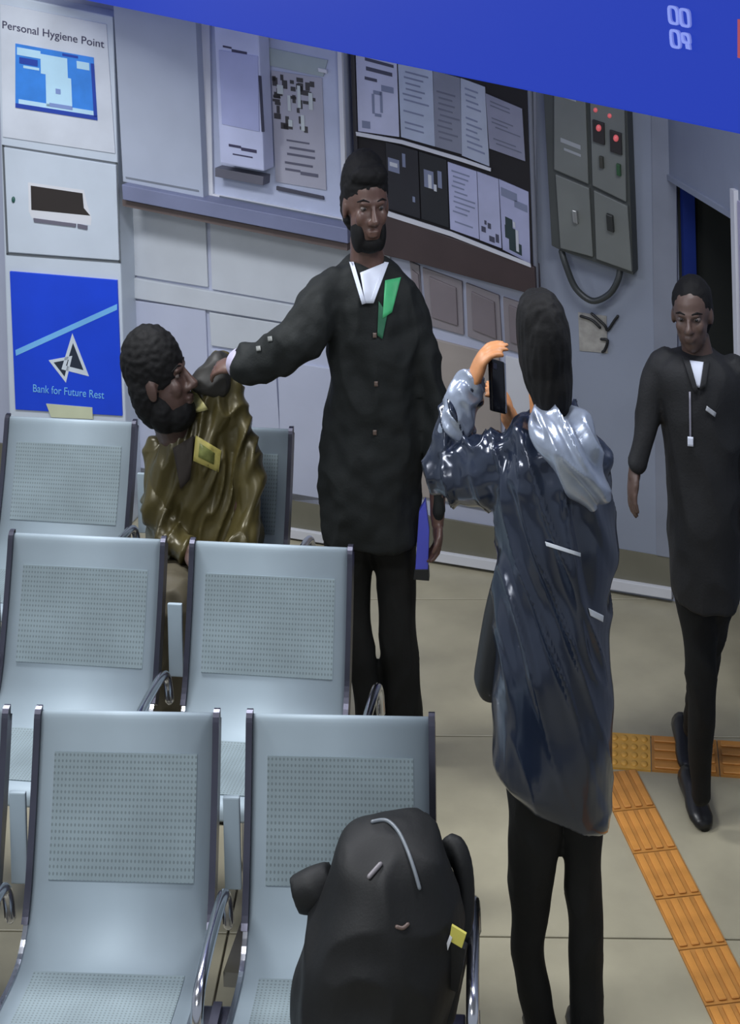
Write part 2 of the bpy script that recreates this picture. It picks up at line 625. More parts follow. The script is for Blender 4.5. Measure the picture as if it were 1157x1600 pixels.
prints('print_mark', PQ, [(.5, .6, .56, .68), (.42, .84, .7, .9)], KP, 0.0118, mat('grey blue print', (120, 140, 190), 0.5), pic)
# door with slot
DQ = [(6, 230), (181, 258), (186, 407), (13, 394)]
do = slab('door', DQ, KP, 0.012, 0.014, KW, ki, 0.003)
prints('door_gap', [(3, 226), (184, 254), (189, 411), (10, 398)], [(0, 0, 1, .018), (0, .982, 1, 1), (0, 0, .02, 1), (.98, 0, 1, 1)], KP, 0.002, mat('gap grey', (92, 98, 104), 0.7), ki)
SQ = [(48, 290), (129, 302), (131, 325), (141, 337), (49, 328)]
slab('slot', SQ, KP, 0.0128, 0.004, mat('slot black', (40, 34, 32), 0.7), do)
slab('slot_frame', [(44, 285), (131, 297), (137, 322), (143, 340), (142, 352), (50, 341), (45, 330)], KP, 0.0124, 0.003, WHITE, do)
slab('slot_lip', [(52, 341), (118, 350), (118, 355), (53, 347)], KP, 0.018, 0.01, mat('slot lip grey', (100, 98, 112), 0.5), do)
slab('slot_lip', [(121, 350), (136, 353), (136, 359), (121, 356)], KP, 0.018, 0.01, MATS['slot lip grey'], do)
v, f = ell_vf(KP.hit(21, 312, 0.014), (KP.e * 0.008, V((0, 0, 0.014)), KP.n * 0.008), 14, 8)
link('lock', mesh(v, f), mat('dark green lock', (40, 84, 76), 0.4), do, True)
BQ = [(15, 424), (183, 438), (191, 650), (24, 640)]
KB = mat('cobalt blue panel', (20, 66, 206), 0.4, 0, 0.06)
bp = slab('blue_panel', BQ, KP, 0.008, 0.012, KB, ki, 0.002)
PALE = mat('pale emblem print', (196, 206, 216), 0.5)
LB = mat('light blue print', (112, 178, 232), 0.5)
slab('slant_line', [(24, 547), (183, 475), (183, 484), (25, 556)], KP, 0.0092, 0.002, LB, bp)


def tri_ring(p, k, name):
    c = (sum(x for x, _ in p) / 3, sum(y for _, y in p) / 3)
    inn = [(x + (c[0] - x) * k, y + (c[1] - y) * k) for x, y in p]
    parts = []
    for i in range(3):
        j = (i + 1) % 3
        parts.append(prism_vf([KP.hit(*t, 0.0095) for t in (p[i], p[j], inn[j], inn[i])], -KP.n * 0.002))
    link(name, mesh(*merge(parts)), PALE, bp)
    slab('emblem_field', inn, KP, 0.0088, 0.002, mat('emblem dark field', (34, 44, 60), 0.5), bp)


tri_ring([(113, 521), (139, 588), (96, 577)], 0.36, 'emblem_ring')
tri_ring([(76, 563), (113, 556), (103, 598)], 0.36, 'emblem_ring')
text('caption_text', 'Bank for Future Rest', (52, 612), (163, 623), 12, KP, 0.0092, LB, bp)
slab('paper_tag', [(72, 631), (144, 637), (145, 655), (80, 652)], KP, 0.012, 0.004, mat('yellowed paper', (190, 196, 168), 0.6), ki)

# ================================================================== WALL CABINETS, SHELF AND BOARDS
BOARD = mat('pale blue grey board', (164, 172, 188), 0.5, 0, 0.06, 4)
cb = slab('wall_cabinet', [(176, -8), (305, 16), (318, 310), (192, 284)], BW, 0.16, 0.15, BOARD, None, 0.004)
tag(cb, 'plain pale grey wall cabinet above the ledge beside the white kiosk', 'cabinet')
slab('door_seam', [(196, 276), (310, 297), (311, 300), (197, 279)], BW, 0.162, 0.004, mat('seam grey', (112, 118, 128), 0.6), cb)
fb = thing('display_board', 'white framed display board carrying a pale box and a botanical poster', 'board', BW.hit(430, 340, 0.1))
slab('back_panel', [(308, 16), (531, 62), (542, 352), (321, 311)], BW, 0.10, 0.09, mat('board lilac white', (178, 186, 208), 0.5), fb, 0.003)
slab('frame_edge', [(308, 16), (327, 20), (333, 312), (321, 310)], BW, 0.115, 0.02, WHITE, fb, 0.003)
slab('frame_edge', [(526, 61), (533, 62), (543, 354), (536, 352)], BW, 0.115, 0.02, WHITE, fb, 0.003)
slab('frame_edge', [(330, 303), (541, 343), (543, 356), (330, 314)], BW, 0.115, 0.02, WHITE, fb, 0.003)
slab('frame_line', [(343, 306), (534, 343), (534, 347), (343, 310)], BW, 0.118, 0.005, mat('frame line grey', (96, 104, 116), 0.6), fb)
dx = thing('dispenser_box', 'white wall box with lilac front panel mounted on the display board', 'dispenser', BW.hit(375, 270, 0.12))
slab('housing', [(334, 30), (404, 44), (413, 268), (344, 256)], BW, 0.20, 0.09, mat('lilac white plastic', (186, 192, 220), 0.4), dx, 0.008)
slab('front_panel', [(342, 78), (403, 88), (405, 206), (347, 194)], BW, 0.204, 0.006, mat('lilac panel', (160, 166, 204), 0.4), dx, 0.001)
Q = [(334, 56), (402, 70), (413, 268), (344, 256)]
prints('print', Q, [(.2, .06, .4, .075), (.4, .075, .75, .1), (.3, .12, .6, .135), (.22, .83, .5, .85), (.5, .84, .85, .865), (.3, .9, .75, .91)], BW, 0.2005, MATS['dark print'], dx)
slab('box_shade', [(336, 262), (412, 276), (411, 290), (336, 276)], BW, 0.16, 0.06, mat('box shade grey', (92, 92, 104), 0.5), dx, 0.002)  # dark slab painting the shadow under the box
slab('side_gap', [(404, 118), (408, 119), (413, 206), (409, 206)], BW, 0.205, 0.004, mat('slot dark', (44, 46, 66), 0.6), dx)  # dark strip along the side of the box
po = thing('plant_poster', 'grey poster with a dark plant drawing at the right of the display board', 'poster', BW.hit(470, 300, 0.11))
Q = [(424, 110), (503, 122), (510, 297), (431, 284)]
slab('sheet', Q, BW, 0.106, 0.004, mat('poster grey', (166, 166, 178), 0.5, 0, 0.06), po)
slab('header', [(408, 72), (512, 94), (505, 120), (412, 100)], BW, 0.106, 0.004, mat('poster sage', (160, 172, 172), 0.5), po)
rs = []
rr = random.Random(9)
for _ in range(34):
    u = rr.random() * 0.86; v_ = 0.02 + rr.random() * 0.46
    rs.append((u, v_, u + 0.05 + rr.random() * 0.10, v_ + 0.02 + rr.random() * 0.06))
prints('plant_print', Q, rs, BW, 0.1065, mat('plant print', (62, 60, 62), 0.6), po)
prints('plant_print', Q, [(0.1, .12, .22, .2), (.3, .2, .36, .34), (.5, .1, .56, .3), (.72, .15, .8, .3), (.55, .36, .62, .5), (.3, .42, .38, .48)], BW, 0.1085, mat('leaf pale print', (190, 198, 198), 0.6), po)
prints('text_lines', Q, [(.25, .6, .7, .615), (.3, .66, .8, .68), (.25, .72, .8, .74), (.2, .8, .75, .82), (.2, .86, .5, .88), (.5, .87, .85, .9)], BW, 0.1065, mat('mid print', (92, 92, 108), 0.6), po)
slab('clip', [(432, 291), (505, 307), (506, 312), (432, 297)], BW, 0.112, 0.008, mat('clip dark', (70, 70, 82), 0.5), po)
slab('clip', [(497, 106), (510, 109), (511, 115), (498, 112)], BW, 0.112, 0.008, WHITE, po)
sh = slab('wall_shelf', [(190, 288), (543, 357), (544, 381), (192, 312)], BW, 0.2, 0.19, mat('slate blue shelf edge', (112, 118, 146), 0.5, 0, 0.08), None, 0.004)
tag(sh, 'slate blue shelf ledge running under the wall cabinet and display board', 'shelf')
slab('shelf_shade', [(191, 312), (543, 381), (543, 392), (192, 322)], BW, 0.17, 0.16, mat('brown shelf shade', (92, 80, 78), 0.6), sh)  # brown strip painting the shelf's shadow on the wall

# --- black notice board with its papers
BB = mat('black board felt', (30, 28, 30), 0.8, 0, 0.1)
nb = thing('notice_board', 'long black notice board covered with papers above the dark wooden rail', 'board', BW.hit(690, 400, 0.0))
slab('felt', [(548, 44), (828, 112), (835, 425), (600, 338), (556, 322)], BW, 0.05, 0.04, BB, nb, 0.003)
slab('frame_edge', [(547, 60), (553, 62), (562, 324), (556, 322)], BW, 0.062, 0.03, mat('board frame', (52, 50, 54), 0.4), nb, 0.002)
slab('lower_rail', [(556, 330), (606, 336), (836, 418), (838, 462), (656, 412), (556, 388)], BW, 0.075, 0.065, mat('dark brown rail', (66, 54, 54), 0.5, 0, 0.12), nb, 0.003)
papers = [
    ('pale notice sheet with a drawn circle at the top left of the black board', [(556, 78), (620, 96), (624, 214), (560, 205)], (188, 192, 214), 'a'),
    ('pale blue printed sheet second from left in the upper row of the board', [(622, 96), (676, 110), (680, 229), (627, 214)], (172, 182, 200), 'b'),
    ('dark grey sheet third in the upper row of papers on the black board', [(677, 110), (719, 122), (722, 241), (680, 229)], (128, 132, 146), 'c'),
    ('plain light sheet fourth in the upper row reaching lowest on the board', [(720, 122), (758, 136), (765, 260), (722, 243)], (166, 174, 190), 'b'),
    ('grey lined sheet with pale edge at the upper right of the board', [(759, 146), (816, 170), (821, 252), (765, 232)], (136, 138, 156), 'd'),
    ('black photo sheet with pale patches above the lower rail on the left', [(603, 222), (653, 236), (657, 342), (607, 326)], (36, 36, 42), 'e'),
    ('black photo sheet with a white figure second in the lower row', [(655, 237), (698, 250), (702, 356), (659, 342)], (34, 36, 40), 'f'),
    ('lilac text sheet third in the lower row beside the black photos', [(700, 253), (745, 268), (749, 374), (704, 358)], (176, 180, 210), 'b'),
    ('lilac sheet with small dark figures along its foot in the lower row', [(746, 268), (779, 280), (784, 388), (750, 375)], (172, 176, 204), 'g'),
    ('pale sheet with a dark green figure at the lower right board corner', [(780, 280), (826, 300), (829, 412), (786, 390)], (166, 170, 200), 'h')]
DP = mat('notice dark print', (70, 72, 90), 0.6)
MP = mat('notice mid print', (124, 132, 156), 0.6)
WP = mat('notice white print', (196, 200, 206), 0.6)
for i, (lab, q, c, kd) in enumerate(papers):
    r = tag(slab('notice_sheet', q, BW, 0.056 + 0.001 * (i % 3), 0.005, mat('notice paper %d' % i, c, 0.6, 0, 0.06, 12)), lab, 'paper', 'papers pinned to the notice board')
    d = 0.056 + 0.001 * (i % 3)
    rr = random.Random(i)
    if kd == 'a':
        prints('print', q, [(.22, .06, .92, .1), (.24, .17, .88, .22), (.2, .3, .5, .34)], BW, d, DP, r)
        prints('print', q, [(.36, .5, .42, .75), (.56, .45, .62, .72), (.4, .45, .6, .5), (.42, .74, .58, .78), (.1, .86, .3, .95), (.6, .36, .9, .44)], BW, d, MP, r)
    elif kd in 'bcd':
        c2 = MP if kd == 'b' else mat('notice faint print', (104, 108, 124), 0.6)
        ls = []
        for k in range(11):
            y0 = .1 + k * .075
            if rr.random() < .8:
                x0 = .1 + rr.random() * .12
                ls.append((x0, y0, x0 + .4 + rr.random() * .35, y0 + .022))
        prints('print', q, ls, BW, d, c2, r)
    elif kd == 'e':
        prints('print', q, [(.05, .22, .4, .42), (.5, .1, .6, .3), (.78, .7, .86, .78)], BW, d, MP, r)
        prints('print', q, [(.1, .28, .34, .34)], BW, d + .001, WP, r)
    elif kd == 'f':
        prints('print', q, [(.15, .24, .5, .5), (.65, .2, .8, .45)], BW, d, MP, r)
        prints('print', q, [(.3, .3, .42, .5), (.5, .42, .6, .52)], BW, d + .001, WP, r)
    elif kd == 'g':
        prints('print', q, [(.1, .78, .3, .86), (.4, .7, .55, .78), (.45, .88, .7, .96), (.75, .82, .9, .94), (.25, .68, .35, .74)], BW, d, DP, r)
    else:
        prints('print', q, [(.05, .1, .6, .22), (.5, .2, .95, .3)], BW, d, MP, r)
        prints('print', q, [(.15, .5, .4, .62), (.12, .62, .5, .8), (.25, .8, .7, .95)], BW, d, mat('notice green print', (40, 58, 60), 0.6), r)
        prints('print', q, [(.5, .62, .6, .92), (.42, .52, .5, .6)], BW, d + .001, WP, r)
slab('white_edge', [(606, 330), (704, 362), (829, 412), (830, 418), (704, 369), (606, 338)], BW, 0.08, 0.006, WHITE, nb)
slab('white_edge', [(556, 206), (628, 219), (722, 247), (767, 263), (767, 268), (722, 253), (628, 225), (557, 212)], BW, 0.066, 0.006, WHITE, nb)

pp = tube('wall_pipe', [BW.hit(826, 60, 0.05), BW.hit(832, 250, 0.05), BW.hit(838, 425, 0.05), BW.hit(842, 640, 0.05), BW.hit(846, 850, 0.05)], 0.010, mat('grey pipe', (118, 122, 132), 0.45), None, 10)
tag(pp, 'thin grey vertical pipe between the notice board and the electrical cabinet', 'pipe')

# --- electrical cabinet
EG = mat('grey green enamel', (112, 116, 112), 0.5, 0, 0.08)
ED = mat('grey green dark', (66, 70, 68), 0.6)
ec = thing('electrical_cabinet', 'grey electrical cabinet of four doors with two red lamps', 'cabinet', BW.hit(920, 410, 0.06))
slab('housing', [(848, 120), (980, 152), (990, 430), (880, 393), (862, 384)], BW, 0.09, 0.08, ED, ec, 0.004)
doors = [[(866, 130), (915, 146), (920, 288), (866, 265)], [(922, 148), (976, 164), (979, 316), (926, 290)],
         [(868, 272), (921, 294), (927, 402), (876, 388)], [(928, 297), (981, 322), (988, 425), (932, 405)]]
dd = []
for q in doors:
    dd.append(slab('door', q, BW, 0.105, 0.02, EG, ec, 0.004))
RED = mat('red lamp lens', (206, 96, 100), 0.3, 0, 0.05, emit=0.45)
LK = mat('lamp socket black', (40, 36, 36), 0.5)
for x, y in ((935, 205), (962, 221)):
    h = slab('lamp', [(x - 9, y - 18), (x + 9, y - 12), (x + 10, y + 22), (x - 8, y + 16)], BW, 0.118, 0.014, LK, dd[1], 0.002)
    v, f = ell_vf(BW.hit(x + 1, y - 5, 0.12), (BW.e * 0.010, V((0, 0, 0.013)), BW.n * 0.010), 14, 8)
    link('lens', mesh(v, f), RED, h, True)
for x, y in ((931, 172), (953, 181)):
    v, f = ell_vf(BW.hit(x, y, 0.106), (BW.e * 0.008, V((0, 0, 0.009)), BW.n * 0.006), 12, 8)
    link('pilot_lamp', mesh(v, f), RED, dd[1], True)
for x, y, c, k in ((939, 253, (60, 60, 52), 1), (966, 265, (44, 84, 52), 1)):
    slab('switch', [(x - 3, y - 9), (x + 3, y - 7), (x + 4, y + 11), (x - 2, y + 9)], BW, 0.122, 0.02, mat('switch %d' % x, c, 0.4), dd[1], 0.002)
slab('handle', [(894, 328), (901, 330), (903, 350), (896, 348)], BW, 0.125, 0.022, mat('handle chrome', (170, 172, 170), 0.3, 0.6), dd[2], 0.003)
slab('handle', [(947, 334), (957, 338), (959, 364), (949, 360)], BW, 0.125, 0.022, mat('handle dark', (44, 46, 44), 0.4), dd[3], 0.003)
prints('label_print', doors[0], [(.2, .6, .8, .65), (.3, .7, .8, .73), (.2, .1, .7, .13)], BW, 0.1055, mat('label pale print', (156, 160, 162), 0.6), dd[0])
hose = tube('cable_hose', [BW.hit(878, 392, 0.06), BW.hit(884, 412, 0.07), BW.hit(900, 450, 0.07), BW.hit(926, 470, 0.07), BW.hit(952, 460, 0.07), BW.hit(966, 438, 0.07), BW.hit(970, 418, 0.06)], 0.012, mat('dark hose', (60, 64, 64), 0.4), None, 10, 6)
tag(hose, 'dark cable hose looping under the grey electrical cabinet', 'hose')
wc = thing('cable_clamp', 'bent dark wire ends and clamp sticking from the wall below the hose', 'wire', BW.hit(935, 510, 0.02))
for pts in ([(908, 494), (925, 500), (938, 512)], [(925, 490), (945, 508), (950, 516), (960, 502), (966, 494)], [(940, 530), (950, 532), (946, 546), (942, 550)]):
    tube('wire_end', [BW.hit(x, y, 0.02) for x, y in pts], 0.0055, BLACKPLASTIC, wc, 8, 4)
slab('backing_patch', [(904, 488), (948, 494), (950, 552), (906, 548)], BW, 0.012, 0.008, mat('bare plaster patch', (160, 158, 152), 0.8, 0, 0.2, 30), wc)

# ================================================================== TACTILE PAVING
TAC = mat('orange tactile paver', (176, 122, 58), 0.5, 0, 0.16, 14)
TACB = mat('orange tactile bar', (196, 134, 62), 0.45, 0, 0.18, 14)
tp = thing('tactile_paving', 'orange tactile guide paving strip turning a corner on the beige floor', 'paving', floor_pt(980, 1175))
c0 = floor_pt(984, 1176)
dl = (floor_pt(1118, 1600) - floor_pt(953, 1253)); dl.z = 0; dl.normalize()      # strip towards the camera
dxr = (floor_pt(1071, 1178) - floor_pt(960, 1170)); dxr.z = 0; dxr.normalize()   # strip to the right
LW, LL = 0.128, 0.19


def bar_tile_me(wd, ln, nb_):
    base = mesh(*box_vf((0, 0, 0.003), (wd - 0.003, ln - 0.003, 0.006)))
    bars = []
    for i in range(nb_):
        x = (i + 0.5) / nb_ * wd - wd / 2
        bars.append(x)
    return base, bars


def barm(ln, wd):
    me_ = mesh(*box_vf((0, 0, 0.0085), (wd, ln, 0.006))); bevel(me_, 0.002, 1)
    return me_


def strip(start, dr_, wd, ln, n, nb_):
    base, bars = bar_tile_me(wd, ln, nb_)
    bm_ = barm(ln * 0.9, wd / nb_ * 0.62)
    rz = math.atan2(dr_.y, dr_.x) - math.pi / 2
    rot = Matrix.Rotation(rz, 4, 'Z')
    for i in range(n):
        c = start + dr_ * (ln * (i + 0.5))
        t_ = link('paver', base, TAC, tp)
        t_.location = (c.x, c.y, 0.0); t_.rotation_euler = (0, 0, rz)
        for x in bars:
            b_ = link('bar', bm_, TACB, t_)
            off = rot @ V((x, 0, 0))
            b_.location = (c.x + off.x, c.y + off.y, 0.0); b_.rotation_euler = (0, 0, rz)
            # parents carry a transform of their own: keep the world pose
            b_.matrix_parent_inverse = (tp.matrix_basis @ t_.matrix_parent_inverse @ t_.matrix_basis).inverted()


lmid = (floor_pt(953, 1253) + floor_pt(1017, 1253)) / 2
kk = (lmid - c0).dot(dl)
strip(lmid - dl * (kk - 0.095), dl, LW, LL, 10, 4)
strip(c0 + dxr * 0.065, dxr, 0.187, 0.2, 2, 4)
cb_ = link('paver', mesh(*box_vf((0, 0, 0.003), (0.127, 0.187, 0.006))), mat('yellow blister paver', (206, 156, 70), 0.5, 0, 0.15, 20), tp)
cb_.location = (c0.x, c0.y, 0); cb_.rotation_euler = (0, 0, math.atan2(dxr.y, dxr.x))
st = mesh(*ell_vf((0, 0, 0.006), ((0.011, 0, 0), (0, 0.015, 0), (0, 0, 0.006)), 10, 6))
ang = math.atan2(dxr.y, dxr.x)
for i in range(4):
    for j in range(4):
        off = Matrix.Rotation(ang, 4, 'Z') @ V(((i - 1.5) * 0.03, (j - 1.5) * 0.044, 0))
        s_ = link('stud', st, MATS['yellow blister paver'], cb_, True)
        s_.location = (c0.x + off.x, c0.y + off.y, 0); s_.rotation_euler = (0, 0, ang)

# ================================================================== BEAM SEATING
PROF = [(0.012, .85), (0.0, .846), (-.012, .80), (-.045, .68), (-.080, .57), (-.100, .515), (-.128, .465), (-.17, .43), (-.22, .418), (-.32, .425), (-.42, .437), (-.48, .44), (-.505, .43), (-.515, .405)]


def sheet_vf(prof, x0, x1, th, inset=0.0):
    P = [V((0, y, z)) for y, z in prof]
    N = []
    for i in range(len(P)):
        t = (P[min(i + 1, len(P) - 1)] - P[max(0, i - 1)]).normalized()
        N.append(V((0, t.z, -t.y)))
    # normal that points to the sitter
    N = [n if (n.y < 0 or n.z > 0) else -n for n in N]
    vs, fs = [], []
    for p, n in zip(P, N):
        for x in (x0, x1):
            vs.append(V((x, 0, 0)) + p + n * inset)
            vs.append(V((x, 0, 0)) + p + n * (inset - th))
    for i in range(len(P) - 1):
        a = i * 4; b = a + 4
        fs += [(a, a + 2, b + 2, b), (a + 1, b + 1, b + 3, a + 3), (a, b, b + 1, a + 1), (a + 2, a + 3, b + 3, b + 2)]
    e_ = (len(P) - 1) * 4
    fs += [(0, 1, 3, 2), (e_, e_ + 2, e_ + 3, e_ + 1)]
    return vs, fs


PS = [tuple(p) for p in spline([V((0, y, z)) for y, z in PROF], 4)]
PS = [(p[1], p[2]) for p in PS]


def seg(zmin=None, zmax=None, ymin=None, ymax=None):
    return [p for p in PS if (zmin is None or p[1] >= zmin) and (zmax is None or p[1] <= zmax) and (ymin is None or p[0] >= ymin) and (ymax is None or p[0] <= ymax)]


def place(o, root):
    o.parent = root          # seat meshes are in the row's own coordinates


def lnk(name, vf, mt, parent, smooth=False, x=0.0, bv=0):
    me_ = vf if isinstance(vf, bpy.types.Mesh) else mesh(*vf)
    if bv and not isinstance(vf, bpy.types.Mesh):
        bevel(me_, bv)
    o = bpy.data.objects.new(name, me_); COL.objects.link(o)
    if not me_.materials:
        me_.materials.append(mt)
    o.parent = parent; o.location.x = x
    if smooth:
        for p_ in me_.polygons:
            p_.use_smooth = True
    return o


def seating(pl, pr, label):
    A = floor_pt(pl[0], pl[1], 0.85); B = floor_pt(pr[0], pr[1], 0.85)
    dv = B - A; ln = dv.length
    wd, pitch = ln * 0.455, ln * 0.558
    rz = math.atan2(dv.y, dv.x)
    root = thing('beam_seating', label, 'seating', (A.x, A.y, 0), 'rows of perforated steel waiting seats', rz)
    gap = pitch - wd
    shell = mesh(*sheet_vf(PS, 0, wd, 0.006))
    bk = [p for p in PS if 0.53 <= p[1] <= 0.785 and p[0] > -0.2]
    stp = [p for p in PS if -0.47 <= p[0] <= -0.20]
    pb = mesh(*sheet_vf(bk, 0.034, wd - 0.034, 0.006, 0.0025))
    psn = mesh(*sheet_vf(stp, 0.034, wd - 0.034, 0.006, 0.0025))
    side = [p for p in PS if p[0] > -0.135]
    bar = mesh(*sheet_vf(side, -0.014, 0.0, 0.034, 0.010))
    bar2 = mesh(*sheet_vf([p for p in PS if p[0] <= -0.12], -0.010, 0.0, 0.02, 0.005))
    arm_pts = [V((0, -.115, .47)), V((0, -.13, .53)), V((0, -.17, .565)), V((0, -.28, .575)), V((0, -.40, .57)), V((0, -.45, .55)), V((0, -.465, .50)), V((0, -.45, .44)), V((0, -.36, .39))]
    arm = mesh(*tube_vf(spline(arm_pts, 5), 0.0125, 10))
    br = mesh(*box_vf((0, -.045, .60), (max(0.02, gap * 0.42), 0.012, .20))); bevel(br, .003)
    for i in (-1, 0, 1):
        x = pitch * i
        s = lnk('seat_shell', shell, STEEL, root, True, x)
        lnk('perforated_panel', pb, PERF, s)
        lnk('perforated_panel', psn, PERF, s)
        lnk('side_bar', bar, DARKCHROME, root, False, x)
        lnk('side_bar', bar, DARKCHROME, root, False, x + wd + 0.014)
        lnk('seat_edge_bar', bar2, CHROME, root, False, x)
        lnk('seat_edge_bar', bar2, CHROME, root, False, x + wd + 0.010)
    for i in (-1, 0, 1, 2):
        x = pitch * i - gap / 2
        end = i in (-1, 2)
        lnk('armrest', arm, CHROME, root, True, x + (0.05 if i == 2 else 0))
        if not end:
            bb = lnk('joint_bracket', br, STEEL, root, False, x)
    lnk('beam', box_vf((pitch * 0.5 - gap / 2, -.27, .36), (pitch * 3 + 0.06, .06, .06)), DARKCHROME, root, bv=.005)
    leg = merge([box_vf((0, -.27, .18), (.05, .06, .33)), box_vf((0, -.25, .018), (.05, .52, .036))])
    lm = mesh(*leg)
    for x in (-pitch - gap / 2 + pitch * .5, pitch * 1.5 - gap / 2):
        lnk('leg', lm, CHROME, root, False, x)
    # arms carry on the beam through short struts
    stt = mesh(*box_vf((0, -.31, .39), (.018, .12, .03)))
    for i in (-1, 0, 1, 2):
        lnk('arm_strut', stt, DARKCHROME, root, False, pitch * i - gap / 2 + (0.05 if i == 2 else 0))
    return root, wd, pitch


row1, w1, p1 = seating((15, 652), (446, 672), 'rear row of pale perforated steel seats in front of the kiosk')
row2, w2, p2 = seating((22, 835), (537, 858), 'middle row of pale perforated steel seats behind the nearest row')
row3, w3, p3 = seating((65, 1113), (662, 1124), 'nearest row of perforated steel seats holding the black backpack')

# ================================================================== PEOPLE
SKIN = mat('dark brown skin', (84, 62, 54), 0.42, 0, 0.12, 25)
SKIN2 = mat('deep brown skin', (72, 54, 48), 0.45, 0, 0.12, 25)
SKIN3 = mat('warm brown skin', (184, 126, 82), 0.5, 0, 0.1, 25)
HAIR = mat('black hair', (15, 15, 16), 0.75, 0, 0.2, 40, 0.1, 120, spec=.2)
BLACKWOOL = mat('black wool coat', (25, 28, 28), 0.75, 0, 0.12, 20, 0.1, 150, spec=0.25)
TROUSER = mat('black trousers', (19, 20, 20), 0.75, 0, 0.15, 20, 0.08, 150, spec=0.25)
SHOE = mat('black shoe leather', (20, 20, 20), 0.35)
EYEW = mat('eye white', (84, 74, 70), 0.5, 0, 0)
EYED = mat('eye dark', (14, 12, 12), 0.2, 0, 0)
SHIRT = mat('white shirt', (196, 202, 216), 0.6, 0, 0.04)


def head_parts(c, fwd, up, hw, hh, hd):
    """skull, jaw, nose, brow, lips, ears as closed shells; returns parts and a local frame"""
    up = V(up).normalized(); fwd = V(fwd); fwd = (fwd - up * fwd.dot(up)).normalized()
    rt = fwd.cross(up).normalized()
    c = V(c)

    def P(x, y, z):
        return c + rt * (x * hw) + fwd * (y * hd) + up * (z * hh)
    A = lambda x, y, z: (rt * (x * hw), fwd * (y * hd), up * (z * hh))
    parts = [ell_vf(P(0, -.08, .25), A(1, .98, .75)),
             ell_vf(P(0, .22, -.28), A(.80, .68, .70)),
             ell_vf(P(0, .42, -.72), A(.45, .36, .26), 14, 8),
             ell_vf(P(0, .80, .16), A(.62, .14, .09), 14, 8),
             ell_vf(P(.5, .62, -.18), A(.26, .22, .2), 12, 8), ell_vf(P(-.5, .62, -.18), A(.26, .22, .2), 12, 8),
             tube_vf([P(0, .90, .08), P(0, 1.02, -.10), P(0, 1.12, -.24)], [hw * .10, hw * .14, hw * .20], 10),
             ell_vf(P(.15, .97, -.27), A(.13, .12, .07), 10, 6), ell_vf(P(-.15, .97, -.27), A(.13, .12, .07), 10, 6),
             ell_vf(P(0, .90, -.46), A(.30, .11, .05), 12, 6), ell_vf(P(0, .87, -.55), A(.27, .12, .055), 12, 6)]
    for s in (-1, 1):
        parts.append(ell_vf(P(s * 1.0, -.05, -.05), (rt * hw * .12 + fwd * hd * .05, fwd * hd * .20, up * hh * .24), 12, 8))
    return parts, P, (rt, fwd, up)


def eyes(P, fr, hw, hh, hd, parent):
    rt, fw, up = fr
    for s in (-1, 1):
        r = 0.0105
        ev = link('eye', mesh(*ell_vf(P(s * .40, .74, .04), (rt * r, fw * r * .9, up * r * .75), 14, 10)), EYEW, parent, True)
        link('iris', mesh(*ell_vf(P(s * .40, .74, .04) + fw * r * .62, (rt * r * .45, fw * r * .4, up * r * .45), 10, 8)), EYED, ev, True)
        link('eyebrow', mesh(*tube_vf([P(s * .2, .90, .2), P(s * .45, .86, .25), P(s * .68, .70, .19)], [.002, .003, .0018], 8)), HAIR, parent, True)


def hand_parts(wr, dr_, pn, side, sz=1.0, curl=0.5):
    """palm, four fingers, thumb. dr_ points along the hand, pn out of the palm, side = +1/-1 for the thumb side"""
    d = V(dr_).normalized(); n = V(pn); n = (n - d * n.dot(d)).normalized(); s = d.cross(n).normalized() * side
    wr = V(wr)
    parts = [ell_vf(wr + d * .045 * sz, (d * .055 * sz, s * .040 * sz, n * .017 * sz), 16, 10),
             tube_vf([wr - d * .03 * sz, wr + d * .02 * sz], [.022 * sz, .023 * sz], 12)]
    for i, (off, ln) in enumerate(((.030, .072), (.010, .080), (-.010, .074), (-.029, .058))):
        p0 = wr + d * .075 * sz + s * off * sz
        ln *= sz
        a1, a2, a3 = curl * .6, curl * 1.5, curl * 2.2
        q = [p0]
        for k, a in ((.42, a1), (.33, a2), (.25, a3)):
            q.append(q[-1] + (d * math.cos(a) + n * math.sin(a)) * ln * k)
        parts.append(tube_vf([p0 - d * .02 * sz] + q, [.0088 * sz, .0088 * sz, .0084 * sz, .0076 * sz, .0062 * sz], 10))
    t0 = wr + d * .02 * sz + s * .028 * sz
    t1 = t0 + (d * .6 + s * .75 + n * .25) * .038 * sz
    t2 = t1 + (d * .85 + s * .25 + n * .45) * .030 * sz
    t3 = t2 + (d * .9 - s * .05 + n * .5) * .022 * sz
    parts.append(tube_vf([t0, t1, t2, t3], [.013 * sz, .011 * sz, .0095 * sz, .0075 * sz], 10))
    return parts


def px_tube(rows, n=18, k=4):
    """rows (px, py, Y, r_px) -> tapered limb"""
    s = spline([tuple(r) for r in rows], k)
    return tube_vf([at(r[0], r[1], r[2]) for r in s], [r[3] * r[2] / F for r in s], n)


def shoe_vf(heel, toe, w_=0.045, h=0.075):
    heel = V(heel); toe = V(toe); d = (toe - heel); ln = d.length; d.normalize()
    s = V((0, 0, 1)).cross(d).normalized(); up = V((0, 0, 1))
    rings = []
    for t, ww, hh in ((-.02, .5, .6), (.02, .8, .95), (.18, .85, 1.0), (.4, .8, .85), (.62, 1.0, .62), (.82, 1.0, .5), (.95, .75, .42), (1.0, .4, .3)):
        c = heel + d * ln * t
        ring = []
        for j in range(14):
            a_ = 2 * math.pi * j / 14
            z = max(0.0, (math.sin(a_) * .5 + .5)) * h * hh
            ring.append(c + s * (math.cos(a_) * w_ * ww) + up * z)
        rings.append(ring)
    return rings_vf(rings)


